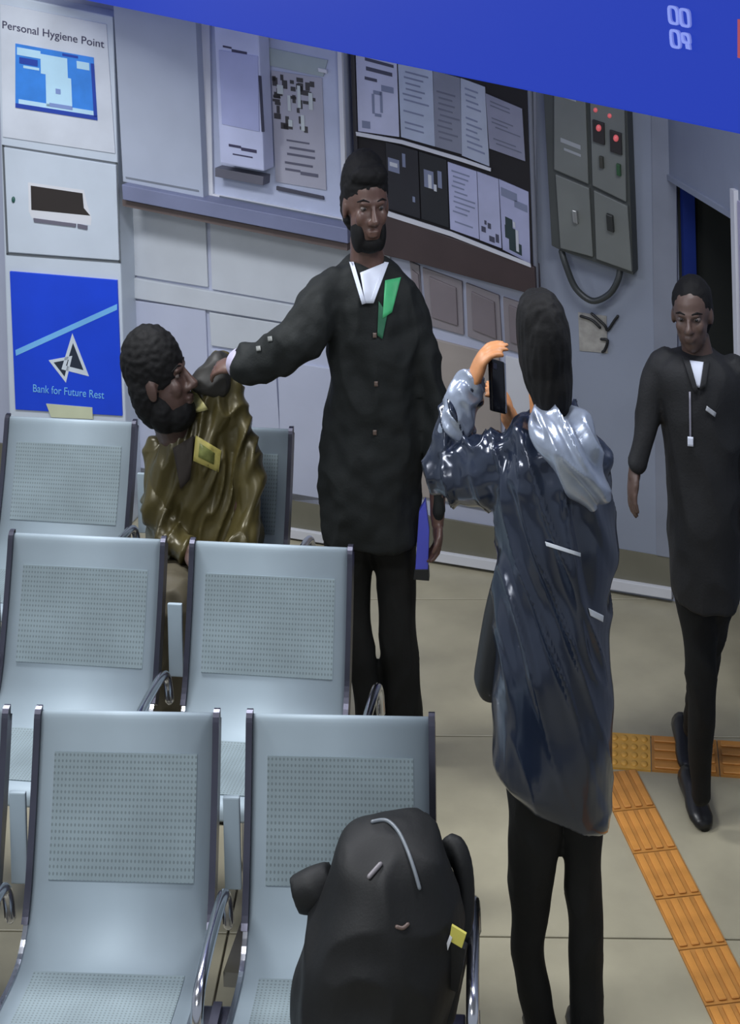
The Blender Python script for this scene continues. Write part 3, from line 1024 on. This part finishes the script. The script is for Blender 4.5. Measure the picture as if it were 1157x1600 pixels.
def fold(amp, fx, fz, sl=0.0, seed=0.0):
    def f(p):
        a_ = noise.noise(V(((p.x + sl * p.z) * fx + seed, p.y * fx, p.z * fz)))
        return amp * (1 - 2 * abs(a_)) - amp * 0.5
    return f


def part(name, parts, mt, parent, voxel=.006, smooth=2, disp=None):
    o = link(name, remesh(parts, voxel, smooth, disp), mt, parent)
    return o


# ---------------------------------------------------------------- A: man in long black coat
YA = 4.69
foot = at(600, 1182, YA)
pa = thing('person', 'standing person in long black coat with green ribbon reaching out an arm', 'person', (foot.x, foot.y, 0))
hp, HP, fr_ = head_parts(at(572, 321, YA - .03), (0.30, -1, -.12), (.02, 0, 1), .066, .135, .088)
FACE_SHADE_A = [ell_vf(HP(0, .40, -.78), (fr_[0] * .040, fr_[1] * .040, fr_[2] * .032)), ell_vf(HP(.50, .28, -.56), (fr_[0] * .020, fr_[1] * .046, fr_[2] * .06)), ell_vf(HP(-.50, .28, -.56), (fr_[0] * .020, fr_[1] * .046, fr_[2] * .06))]
body = hp + [px_tube([(572, 370, YA - .01, 25), (574, 400, YA, 27), (576, 430, YA + .01, 34)]),
             body_vf([(530, 425, 628, 445, YA, .07), (518, 470, 640, 480, YA, .09), (525, 560, 645, 560, YA, .10), (520, 680, 645, 680, YA, .09), (515, 780, 640, 780, YA, .10), (520, 815, 642, 815, YA, .09)]),
             px_tube([(528, 450, YA - .02, 26), (470, 530, YA - .08, 22), (392, 568, YA + .0, 17), (376, 568, YA + .04, 12)]),
             px_tube([(632, 470, YA, 24), (672, 600, YA - .02, 20), (683, 700, YA - .05, 16), (684, 812, YA - .07, 11)]),
             px_tube([(548, 820, YA, 26), (562, 980, YA, 11), (574, 1150, YA, 10)]), px_tube([(612, 820, YA, 30), (621, 980, YA, 19), (631, 1150, YA, 14)])]
hA = at(378, 568, YA + .04)
body += hand_parts(hA, at(330, 574, YA + .075) - hA, V((0.25, 0.35, -1)), -1, 0.92, .55)
hB = at(684, 812, YA - .07)
body += hand_parts(hB, V((0.0, 0, -1)), V((-1, -.2, 0)), -1, 0.85, .45)
ba = part('body', body, SKIN, pa, .0048, 2)
eyes(HP, fr_, .066, .135, .088, ba)
part('hair', [ell_vf(HP(0, -.18, .44), (fr_[0] * .072, fr_[1] * .090, fr_[2] * .112)), ell_vf(HP(0, -.45, .0), (fr_[0] * .070, fr_[1] * .056, fr_[2] * .10)),
              ell_vf(HP(0, .35, .72), (fr_[0] * .060, fr_[1] * .052, fr_[2] * .042))], HAIR, pa, .005, 2,
     lambda p: .003 * noise.noise(p * 70))
part('beard_face_shade', FACE_SHADE_A, HAIR, pa, .004, 2)  # dark facial hair added to stand in for shade on the lower face
coat = [body_vf([(546, 400, 604, 400, YA + .02, .05), (522, 418, 628, 428, YA + .01, .085), (507, 450, 648, 462, YA, .11), (510, 510, 658, 515, YA, .125), (516, 580, 662, 585, YA, .13), (510, 640, 664, 645, YA, .125),
                 (502, 700, 660, 700, YA, .13), (499, 760, 656, 760, YA, .135), (503, 805, 653, 805, YA, .135), (504, 836, 654, 838, YA, .13)], 36),
        px_tube([(535, 440, YA, 34), (505, 478, YA - .05, 38), (470, 528, YA - .09, 36), (430, 556, YA - .04, 33), (388, 570, YA + .0, 31)]),
        px_tube([(622, 456, YA, 32), (648, 510, YA - .01, 30), (667, 590, YA - .03, 25), (681, 650, YA - .05, 22), (684, 730, YA - .06, 19), (685, 800, YA - .07, 17)])]
cA = part('coat', coat, BLACKWOOL, pa, .007, 3, lambda p: fold(.016, 9, 5, .2)(p) + .006 * noise.noise(p * 24))
part('trousers', [px_tube([(545, 840, YA, 40), (556, 900, YA, 24), (563, 1000, YA, 21), (574, 1090, YA, 24), (578, 1150, YA, 22)]),
                  px_tube([(612, 840, YA, 42), (619, 900, YA, 31), (623, 1000, YA, 30), (630, 1100, YA, 30), (634, 1160, YA, 26)])], TROUSER, pa, .007, 2, fold(.006, 14, 6))
for x in (576, 634):
    h_ = at(x, 1182, YA); h_.z = 0
    link('shoe', mesh(*shoe_vf(h_ + V((0, .06, 0)), h_ + V((.02, -.17, 0)))), SHOE, pa, True)
patch('shirt', cA, [(563, 426), (602, 410), (581, 474), (571, 474)], SHIRT, pa, .010)
patch('shirt_collar', cA, [(546, 409), (553, 409), (572, 474), (566, 476)], SHIRT, pa, .012, 8, .008)
patch('shirt_collar', cA, [(601, 409), (608, 410), (584, 474), (578, 474)], SHIRT, pa, .012, 8, .008)
GREEN = mat('green ribbon', (66, 168, 110), .5, 0, .2, 12)
rb = patch('ribbon', cA, [(602, 438), (627, 433), (613, 488), (598, 498)], GREEN, pa, .006)
patch('ribbon_tail', cA, [(592, 470), (606, 490), (598, 530), (590, 524)], mat('dark green ribbon', (36, 92, 66), .5), rb, .005)
for (x, y) in ((586, 524), (588, 600), (586, 676)):
    patch('button', cA, [(x - 3, y - 4), (x + 3, y - 4), (x + 3, y + 4), (x - 3, y + 4)], mat('dull button', (88, 74, 66), .4), cA, .006, 3)
for (x, y) in ((422, 530), (404, 545)):
    patch('cuff_button', cA, [(x - 4, y - 4), (x + 3, y - 5), (x + 4, y + 3), (x - 3, y + 4)], mat('pale button', (112, 114, 112), .4), cA, .005, 3)
part('shirt_cuff', [tube_vf([at(384, 569, YA + .01), at(374, 568, YA + .045)], [.052, .047], 18)], mat('cuff lilac', (160, 156, 176), .6), pa, .005, 1)
# blue folder in his lowered hand
fo = tag(bpy.data.objects.new('folder', None), 'blue folder with black foot held low in the lowered hand of the coat wearer', 'folder'); COL.objects.link(fo)
fo.location = at(662, 890, YA - .07)
FP = Plane(at(662, 840, YA - .075), (1, -.1, 0))
slab('cover', [(655, 800), (665, 782), (671, 830), (669, 893), (649, 893)], FP, .01, .03, mat('blue folder card', (72, 78, 176), .4), fo, .002)
slab('foot_edge', [(648, 890), (670, 890), (671, 908), (646, 906)], FP, .012, .034, BLACKPLASTIC, fo, .002)

# ---------------------------------------------------------------- B: seated person in olive shirt
YB = 4.97
OLIVE = mat('olive satin shirt', (74, 67, 38), .33, .2, .3, 7)
OLIVEL = mat('pale olive cloth', (168, 162, 108), .5, 0, .1)
pb_ = thing('person', 'seated person in olive shirt with bowed head being held by the collar', 'person', (at(310, 800, YB).x, YB, 0))
upB = (at(228, 515, YB) - at(272, 690, YB))
hcB = at(249, 592, YB - .10)
hp, HP, fr_ = head_parts(hcB, (0.95, -.12, -.45), upB, .082, .160, .095)
body = hp + [px_tube([(268, 655, YB - .06, 30), (285, 700, YB - .02, 32), (300, 740, YB, 40)]),
             body_vf([(255, 700, 348, 590, YB, .06), (245, 740, 362, 660, YB, .09), (245, 790, 375, 760, YB, .10), (250, 850, 385, 850, YB, .11), (250, 900, 380, 900, YB + .02, .12)]),
             px_tube([(250, 725, YB, 10), (250, 785, YB - .05, 8), (285, 853, YB - .19, 8), (300, 862, YB - .22, 11)]),
             px_tube([(346, 625, YB, 14), (372, 720, YB - .03, 12), (374, 830, YB - .13, 11), (350, 862, YB - .22, 11)]),
             tube_vf([at(285, 905, YB), at(268, 945, YB - .40), V((at(268, 945, YB - .4).x, YB - .42, .08))], [.075, .06, .04], 16),
             tube_vf([at(345, 905, YB), at(352, 945, YB - .40), V((at(352, 945, YB - .4).x, YB - .42, .08))], [.075, .06, .04], 16)]
hL = at(300, 862, YB - .22)
body += hand_parts(hL, V((.5, -1, -.3)), V((0, 0, -1)), 1, .9, .4)
hR = at(350, 862, YB - .22)
body += hand_parts(hR, V((-.4, -1, -.3)), V((0, 0, -1)), -1, .9, .4)
bb = part('body', body, SKIN2, pb_, .0048, 2)
eyes(HP, fr_, .082, .150, .10, bb)
part('hair', [ell_vf(HP(0, -.12, .34), (fr_[0] * .090, fr_[1] * .100, fr_[2] * .125)), ell_vf(HP(0, -.38, -.12), (fr_[0] * .090, fr_[1] * .066, fr_[2] * .135))], HAIR, pb_, .005, 2,
     lambda p: .004 * noise.noise(p * 60))
part('beard_face_shade', [ell_vf(HP(0, .34, -.72), (fr_[0] * .064, fr_[1] * .058, fr_[2] * .060)), ell_vf(HP(0, -.05, -.55), (fr_[0] * .086, fr_[1] * .06, fr_[2] * .085))], HAIR, pb_, .005, 2, lambda p: .003 * noise.noise(p * 60))
shirt = [body_vf([(256, 690, 350, 556, YB, .05), (234, 708, 362, 592, YB, .085), (226, 735, 374, 640, YB, .115), (225, 775, 388, 715, YB, .125), (229, 810, 398, 780, YB, .13), (231, 838, 409, 836, YB, .135), (234, 866, 408, 866, YB, .135)], 36),
         px_tube([(246, 706, YB - .01, 22), (242, 770, YB - .06, 22), (262, 830, YB - .12, 22), (290, 858, YB - .20, 18)]),
         px_tube([(350, 590, YB, 20), (374, 680, YB - .04, 22), (390, 770, YB - .09, 22), (386, 828, YB - .14, 21), (362, 858, YB - .20, 18)]),
         px_tube([(306, 625, YB - .02, 14), (330, 590, YB, 16), (347, 566, YB + .02, 14)])]


def olive_fold(p):
    a_ = noise.noise(V(((p.x - .25 * p.z) * 22, p.y * 8, p.z * 6)))
    b_2 = noise.noise(V((p.x * 9 + 3, p.y * 8, p.z * 9)))
    return max(-.010, .026 * (1 - 2 * abs(a_)) - .012 + .014 * b_2)


sB = part('shirt', shirt, OLIVE, pb_, .0055, 1, olive_fold)
patch('neck_shade', sB, [(270, 700), (303, 680), (298, 748), (282, 765)], mat('dark neck shade', (44, 38, 33), .8), pb_, .012, 8, .006)  # dark patch painting the shaded neck
patch('collar_flap', sB, [(297, 612), (302, 606), (326, 640), (303, 646)], OLIVEL, sB, .010, 6)
dk = mat('dark collar cloth', (34, 33, 30), .6)
part('collar', [body_vf([(294, 600, 310, 610, YB - .05, .03), (300, 588, 338, 622, YB - .045, .045), (316, 570, 358, 612, YB - .04, .05), (334, 552, 362, 590, YB - .03, .045), (345, 546, 362, 566, YB - .02, .03)], 20)], dk, pb_, .005, 2, fold(.006, 20, 14))
po_ = patch('pocket_badge', sB, [(306, 680), (346, 704), (342, 738), (302, 720)], mat('tan badge', (170, 160, 88), .5, 0, .15, 30), sB, .008, 6)
patch('badge_print', po_, [(312, 692), (336, 708), (334, 726), (310, 714)], mat('green badge print', (116, 122, 64), .5, 0, .2, 60), po_, .003, 4, .002)
part('trousers', [tube_vf([at(285, 900, YB + .02), at(268, 940, YB - .40)], [.09, .072], 16), tube_vf([at(345, 900, YB + .02), at(352, 940, YB - .40)], [.09, .072], 16),
                  tube_vf([at(268, 945, YB - .40), V((at(268, 945, YB - .4).x, YB - .42, .1))], [.07, .06], 16), tube_vf([at(352, 945, YB - .40), V((at(352, 945, YB - .4).x, YB - .42, .1))], [.07, .06], 16)],
     mat('brown olive trousers', (72, 66, 50), .7), pb_, .007, 2, fold(.008, 12, 8))
for x in (268, 352):
    h_ = V((at(x, 945, YB - .4).x, YB - .36, 0))
    link('shoe', mesh(*shoe_vf(h_, h_ + V((0, -.24, 0)))), SHOE, pb_, True)

# ---------------------------------------------------------------- C: person in shiny navy raincoat, seen from behind
YC = 3.50
NAVY = mat('shiny navy raincoat', (33, 42, 60), .25, .35, .12, 6, coat=.5)
SILVER = mat('silver sheen colour', (150, 160, 178), .28, .45, .25, 14, coat=.4)  # overhead light's sheen on hood and sleeve, put into the colour
pc = thing('person', 'person seen from behind in shiny navy raincoat and black trousers', 'person', (at(870, 1650, YC).x, YC, 0))
hcC = at(851, 548, YC - .02)
hp, HP, fr_ = head_parts(hcC, (-.35, 1, 0), (-.02, 0, 1), .049, .113, .066)
body = hp + [px_tube([(856, 610, YC, 30), (862, 650, YC, 34), (864, 690, YC, 44)]),
             body_vf([(815, 680, 915, 680, YC, .07), (800, 730, 930, 730, YC, .10), (800, 900, 935, 900, YC, .10), (795, 1080, 935, 1080, YC, .10), (810, 1180, 928, 1190, YC, .08)]),
             px_tube([(812, 720, YC, 24), (745, 732, YC + .06, 20), (708, 742, YC + .12, 18), (718, 670, YC + .13, 16), (736, 600, YC + .12, 14)]),
             px_tube([(912, 720, YC, 20), (912, 795, YC + .12, 17), (860, 755, YC + .25, 15), (795, 650, YC + .24, 14)]),
             px_tube([(838, 1220, YC, 38), (834, 1330, YC, 27), (827, 1420, YC, 20), (836, 1545, YC, 14), (848, 1625, YC, 12)]), px_tube([(905, 1220, YC, 34), (911, 1330, YC, 22), (914, 1420, YC, 18), (917, 1560, YC, 15), (918, 1630, YC, 13)])]
hC = at(737, 602, YC + .12)
body += hand_parts(hC, at(766, 530, YC + .11) - hC, V((.9, .1, -.2)), 1, .92, .62)
hC2 = at(797, 652, YC + .24)
body += hand_parts(hC2, at(782, 590, YC + .18) - hC2, V((-.9, -.2, .1)), -1, .85, .7)
bc = part('body', body, SKIN3, pc, .0048, 2)
eyes(HP, fr_, .049, .113, .066, bc)
hair = [body_vf([(824, 458, 862, 458, YC - .01, .055), (811, 480, 880, 480, YC - .01, .085), (808, 520, 889, 520, YC - .01, .10), (813, 560, 892, 560, YC - .015, .105), (824, 600, 893, 600, YC - .03, .10), (834, 630, 888, 634, YC - .035, .085), (842, 642, 878, 644, YC - .03, .06)], 28)]
hair.append(ell_vf(at(852, 545, YC - .03), ((.060, 0, 0), (0, .098, 0), (0, 0, .128))))
part('hair', hair, HAIR, pc, .005, 2, lambda p: .0035 * noise.noise(V((p.x * 90, p.y * 90, p.z * 14))))
rows = [(830, 640, 905, 640, YC, .07), (800, 660, 924, 664, YC, .10), (784, 690, 934, 694, YC, .125), (778, 740, 944, 744, YC, .14), (778, 800, 954, 800, YC, .145), (780, 850, 960, 850, YC, .15), (777, 900, 957, 900, YC, .15),
        (774, 960, 950, 960, YC, .155), (771, 1020, 951, 1020, YC, .16), (770, 1080, 957, 1080, YC, .165), (771, 1140, 957, 1140, YC, .17), (773, 1180, 955, 1190, YC, .165), (782, 1192, 952, 1238, YC, .155), (798, 1208, 949, 1270, YC, .14)]
coat = [body_vf(rows, 44),
        body_vf([(838, 1222, 949, 1248, YC - .05, .09), (866, 1252, 948, 1272, YC - .05, .085), (882, 1268, 946, 1282, YC - .05, .07)], 24),
        px_tube([(818, 712, YC, 50), (775, 730, YC + .04, 56), (735, 738, YC + .09, 52), (708, 742, YC + .12, 42)]),
        px_tube([(704, 742, YC + .12, 38), (705, 700, YC + .13, 34), (718, 650, YC + .13, 27), (734, 598, YC + .12, 20)]),
        px_tube([(918, 712, YC, 40), (922, 780, YC + .06, 38), (900, 800, YC + .15, 34), (850, 730, YC + .25, 28), (802, 668, YC + .24, 20)])]


def rain_fold(p):
    f1 = noise.noise(V(((p.x + .30 * p.z) * 20, p.y * 5, p.z * 3.0)))
    f2 = noise.noise(V(((p.x - .2 * p.z) * 10 + 7, p.y * 6, p.z * 7.0)))
    f3 = noise.noise(V((p.x * 26, p.y * 26, p.z * 26 + 5)))
    lowk = max(0.25, min(1.0, (p.z - .75) / .25))
    up_ = max(0.0, min(1.0, (p.z - 1.25) / .15))
    rg = max(0, 1 - 2.6 * abs(f1)) ** 1.6
    return (.017 * rg - .006) * lowk + .009 * f2 + .013 * up_ * f3


cC = part('raincoat', coat, NAVY, pc, .0055, 1, rain_fold)
hood = [body_vf([(838, 632, 896, 632, YC - .09, .05), (828, 652, 918, 656, YC - .12, .06), (842, 690, 930, 690, YC - .145, .06), (866, 730, 940, 728, YC - .15, .055), (892, 765, 946, 762, YC - .15, .045), (912, 786, 944, 784, YC - .145, .03), (924, 796, 936, 796, YC - .14, .015)], 28)]


def hood_fold(p):
    f1 = noise.noise(V(((p.x + .55 * p.z) * 24, p.y * 6, (p.z - .5 * p.x) * 4.0)))
    return .024 * (1 - 2 * abs(f1)) - .010


part('hood', hood, SILVER, pc, .005, 1, hood_fold)
sl = [px_tube([(712, 668, YC + .128, 31), (722, 634, YC + .128, 28), (735, 596, YC + .12, 23)])]
part('sleeve_cuff', sl, SILVER, pc, .005, 1, fold(.012, 22, 16, .4))
for q in ([(852, 846), (908, 864), (908, 870), (854, 853)], [(920, 950), (944, 962), (943, 972), (923, 962)]):
    patch('sheen_strip', cC, q, mat('white sheen strip', (208, 214, 222), .4), cC, .006, 5)  # white strips painting bright reflections on the coat
part('trousers', [px_tube([(842, 1210, YC, 52), (838, 1270, YC, 45), (834, 1330, YC, 40), (828, 1400, YC, 33), (825, 1470, YC, 27), (835, 1540, YC, 26), (846, 1600, YC, 24), (850, 1632, YC, 23)]),
                  px_tube([(905, 1210, YC, 44), (910, 1300, YC, 34), (913, 1400, YC, 29), (916, 1500, YC, 26), (918, 1600, YC, 25), (919, 1632, YC, 24)])], TROUSER, pc, .006, 2, fold(.006, 16, 8))
for x in (850, 919):
    h_ = at(x, 1650, YC); h_.z = 0
    link('shoe', mesh(*shoe_vf(h_ + V((0, -.09, 0)), h_ + V((-.005, .13, 0)), .036, .06)), SHOE, pc, True)
# phone
ph = thing('phone', 'black phone held up in both hands of the raincoat wearer', 'phone', at(779, 645, YC + .12))
pm = mat('phone black glass', (18, 18, 22), .15)
PP = Plane(at(778, 600, YC + .12), (1, .9, 0))
slab('case', [(768, 560), (789, 566), (792, 648), (771, 643)], PP, .004, .012, pm, ph, .003)
slab('edge_trim', [(788, 567), (791, 568), (793, 646), (791, 646)], PP, .006, .012, CHROME, ph, .001)
slab('lens', [(771, 566), (777, 568), (777, 578), (771, 576)], PP, .007, .004, DARKCHROME, ph, .001)
# black bag in front of her hip
bg = thing('shoulder_bag', 'black flat shoulder bag hanging at the left hip of the raincoat wearer', 'bag', at(760, 1088, YC + .12))
part('pouch', [body_vf([(770, 905, 800, 905, YC + .10, .03), (757, 960, 800, 960, YC + .10, .045), (745, 1030, 800, 1030, YC + .10, .05), (741, 1062, 800, 1070, YC + .10, .05), (750, 1086, 790, 1086, YC + .10, .04)], 20)], BLACKPLASTIC, bg, .006, 2)
tube('strap', [at(785, 910, YC + .10), at(800, 800, YC + .155), at(830, 690, YC + .15)], .008, BLACKPLASTIC, bg, 8)

# ---------------------------------------------------------------- D: walking person in dark suit at the right edge
YD = 4.28
SUIT = mat('charcoal suit', (30, 31, 33), .7, 0, .15, 16, .1, 150, spec=.3)
pd_ = thing('person', 'walking person in dark suit with lanyard and white shirt by the doorway', 'person', (at(1098, 1300, YD).x, YD, 0))
hcD = at(1082, 492, YD - .02)
hp, HP, fr_ = head_parts(hcD, (-.35, -1, -.1), (-.03, 0, 1), .052, .098, .075)
body = hp + [px_tube([(1086, 525, YD, 22), (1090, 550, YD, 24), (1094, 580, YD, 30)]),
             body_vf([(1045, 570, 1142, 575, YD, .06), (1040, 620, 1150, 620, YD, .085), (1056, 740, 1146, 740, YD, .09), (1056, 860, 1148, 860, YD, .095), (1060, 930, 1146, 930, YD, .09)]),
             px_tube([(1036, 568, YD, 18), (1012, 650, YD - .01, 15), (998, 715, YD - .03, 11), (992, 740, YD - .04, 9)]),
             px_tube([(1150, 580, YD, 18), (1172, 680, YD + .02, 15), (1166, 790, YD - .02, 11)]),
             px_tube([(1086, 920, YD, 24), (1094, 1060, YD - .04, 14), (1094, 1150, YD - .03, 11), (1095, 1245, YD, 9)]), px_tube([(1116, 920, YD, 24), (1106, 1000, YD + .04, 15), (1094, 1080, YD + .14, 11), (1086, 1138, YD + .27, 9)])]
hD = at(992, 738, YD - .04)
body += hand_parts(hD, at(987, 790, YD - .06) - hD, V((1, .2, 0)), -1, .78, .25)
hD2 = at(1166, 790, YD - .02)
body += hand_parts(hD2, V((0, -.1, -1)), V((-1, 0, 0)), 1, .78, .3)
bd = part('body', body, mat('brown skin', (80, 62, 54), .5, 0, .12, 25), pd_, .0048, 2)
eyes(HP, fr_, .052, .098, .075, bd)
part('hair', [ell_vf(HP(0, -.20, .36), (fr_[0] * .056, fr_[1] * .075, fr_[2] * .073)), ell_vf(HP(0, -.45, .0), (fr_[0] * .056, fr_[1] * .046, fr_[2] * .075))], HAIR, pd_, .005, 2, lambda p: .002 * noise.noise(p * 70))
jacket = [body_vf([(1064, 545, 1118, 548, YD + .01, .045), (1034, 556, 1142, 566, YD, .075), (1020, 580, 1156, 590, YD, .10), (1030, 630, 1158, 640, YD, .11), (1044, 720, 1154, 720, YD, .115), (1046, 820, 1154, 820, YD, .12), (1048, 890, 1154, 890, YD, .12), (1054, 930, 1152, 935, YD, .12)], 32),
          px_tube([(1040, 562, YD, 22), (1024, 600, YD, 23), (1014, 650, YD - .01, 20), (1003, 700, YD - .03, 16), (996, 728, YD - .04, 14)]),
          px_tube([(1145, 575, YD, 24), (1166, 640, YD + .01, 21), (1172, 720, YD, 18), (1167, 780, YD - .02, 15)])]
jD = part('jacket', jacket, SUIT, pd_, .0065, 2, fold(.008, 10, 6))
part('trousers', [px_tube([(1084, 915, YD, 36), (1092, 980, YD - .02, 28), (1096, 1060, YD - .04, 24), (1094, 1140, YD - .03, 22), (1094, 1200, YD - .01, 17), (1095, 1245, YD, 15)]),
                  px_tube([(1118, 915, YD, 36), (1106, 1000, YD + .04, 26), (1094, 1080, YD + .14, 20), (1084, 1140, YD + .28, 16)])], TROUSER, pd_, .006, 2, fold(.006, 14, 8))
h_ = at(1096, 1262, YD); h_.z = .0
t_ = floor_pt(1102, 1300)
link('shoe', mesh(*shoe_vf(V((h_.x, t_.y + .20, 0)), V((t_.x, t_.y, 0)), .034, .08)), SHOE, pd_, True)
h_ = at(1080, 1160, YD + .30)
link('shoe', mesh(*shoe_vf(V((h_.x, YD + .46, .013)), V((h_.x - .01, YD + .24, .013)), .036, .08)), SHOE, pd_, True)
patch('shirt', jD, [(1072, 562), (1102, 566), (1094, 606), (1086, 604)], SHIRT, pd_, .005)
patch('lapel', jD, [(1066, 556), (1078, 562), (1092, 612), (1086, 616)], SUIT, jD, .012, 6, .006)
patch('lapel', jD, [(1100, 566), (1110, 564), (1104, 604), (1094, 610)], SUIT, jD, .012, 6, .006)
patch('lanyard', jD, [(1077, 612), (1080, 612), (1081, 690), (1078, 690)], mat('grey lanyard', (120, 120, 132), .5), pd_, .006, 6)
patch('lanyard_card', jD, [(1075, 682), (1084, 683), (1084, 698), (1075, 697)], SHIRT, pd_, .008, 4)
patch('name_badge', jD, [(1105, 634), (1120, 645), (1118, 652), (1103, 641)], mat('pale name badge', (150, 154, 160), .4), pd_, .008, 4)

# ================================================================== BACKPACK
YK = 3.12
NY = mat('black nylon', (18, 19, 20), .6, 0, .2, 14, .05, 200, spec=.3)
bk = thing('backpack', 'bulging black backpack with yellow tag on the nearest right seat', 'backpack', at(590, 1650, YK))
pk = [body_vf([(578, 1286, 656, 1286, YK - .02, .05), (552, 1302, 684, 1304, YK - .03, .085), (528, 1330, 696, 1335, YK - .05, .105), (505, 1380, 712, 1385, YK - .065, .125), (482, 1440, 724, 1440, YK - .08, .135), (464, 1500, 718, 1500, YK - .09, .14), (456, 1560, 706, 1560, YK - .10, .14), (462, 1620, 700, 1625, YK - .10, .135), (476, 1668, 690, 1668, YK - .10, .12)], 36)]
pm_ = part('main_pack', pk, NY, bk, .0065, 2, fold(.012, 9, 8, .3))
part('side_flap', [body_vf([(508, 1350, 560, 1420, YK - .03, .035), (480, 1360, 530, 1425, YK - .04, .04), (452, 1374, 470, 1424, YK - .04, .03)], 20)], NY, bk, .006, 2)
part('shoulder_strap', [px_tube([(690, 1345, YK, 14), (708, 1318, YK + .01, 15), (722, 1345, YK - .01, 16), (727, 1400, YK - .03, 16), (720, 1460, YK - .06, 18), (706, 1520, YK - .09, 20), (694, 1590, YK - .12, 18)])], NY, bk, .006, 2)
GP = mat('grey piping', (104, 110, 116), .4)


def on_pack(px, py, off=.004):
    bvh = BVHTree.FromPolygons([v.co for v in pm_.data.vertices], [p_.vertices for p_ in pm_.data.polygons])
    d = ray(px, py).normalized()
    h = bvh.ray_cast(CAM, d)
    return (h[0] if h[0] is not None else at(px, py, YK - .1)) - d * off


tube('piping', [on_pack(x, y) for x, y in ((582, 1284), (604, 1282), (622, 1298), (636, 1326), (648, 1360), (656, 1388))], .0038, GP, bk, 8)
tube('zip_pull', [on_pack(x, y) for x, y in ((577, 1370), (586, 1360), (595, 1350))], .0045, mat('pull grey', (120, 116, 120), .4), bk, 8)
tube('zip_pull', [on_pack(x, y) for x, y in ((620, 1448), (630, 1450), (638, 1444))], .0035, mat('pull rust', (96, 80, 74), .4), bk, 8)
tube('grab_handle', [at(655, 1285, YK + .02), at(664, 1276, YK + .03), at(676, 1290, YK + .02), at(682, 1306, YK + .0)], .008, NY, bk, 8)
TG = Plane(at(706, 1470, YK - .17), (1, -.3, 0))
slab('strap_tag', [(706, 1446), (729, 1460), (722, 1482), (702, 1470)], TG, 0, .006, mat('yellow tag', (190, 182, 84), .5), bk, .001)
slab('strap_edge', [(703, 1462), (707, 1466), (687, 1522), (681, 1518)], TG, .002, .006, WHITE, bk, .001)
slab('webbing', [(704, 1470), (728, 1484), (716, 1552), (686, 1540)], TG, -.006, .02, NY, bk, .002)
tube('buckle', [at(678, 1540, YK - .17), at(676, 1556, YK - .175), at(682, 1564, YK - .175)], .007, mat('buckle grey', (140, 140, 136), .4), bk, 8)
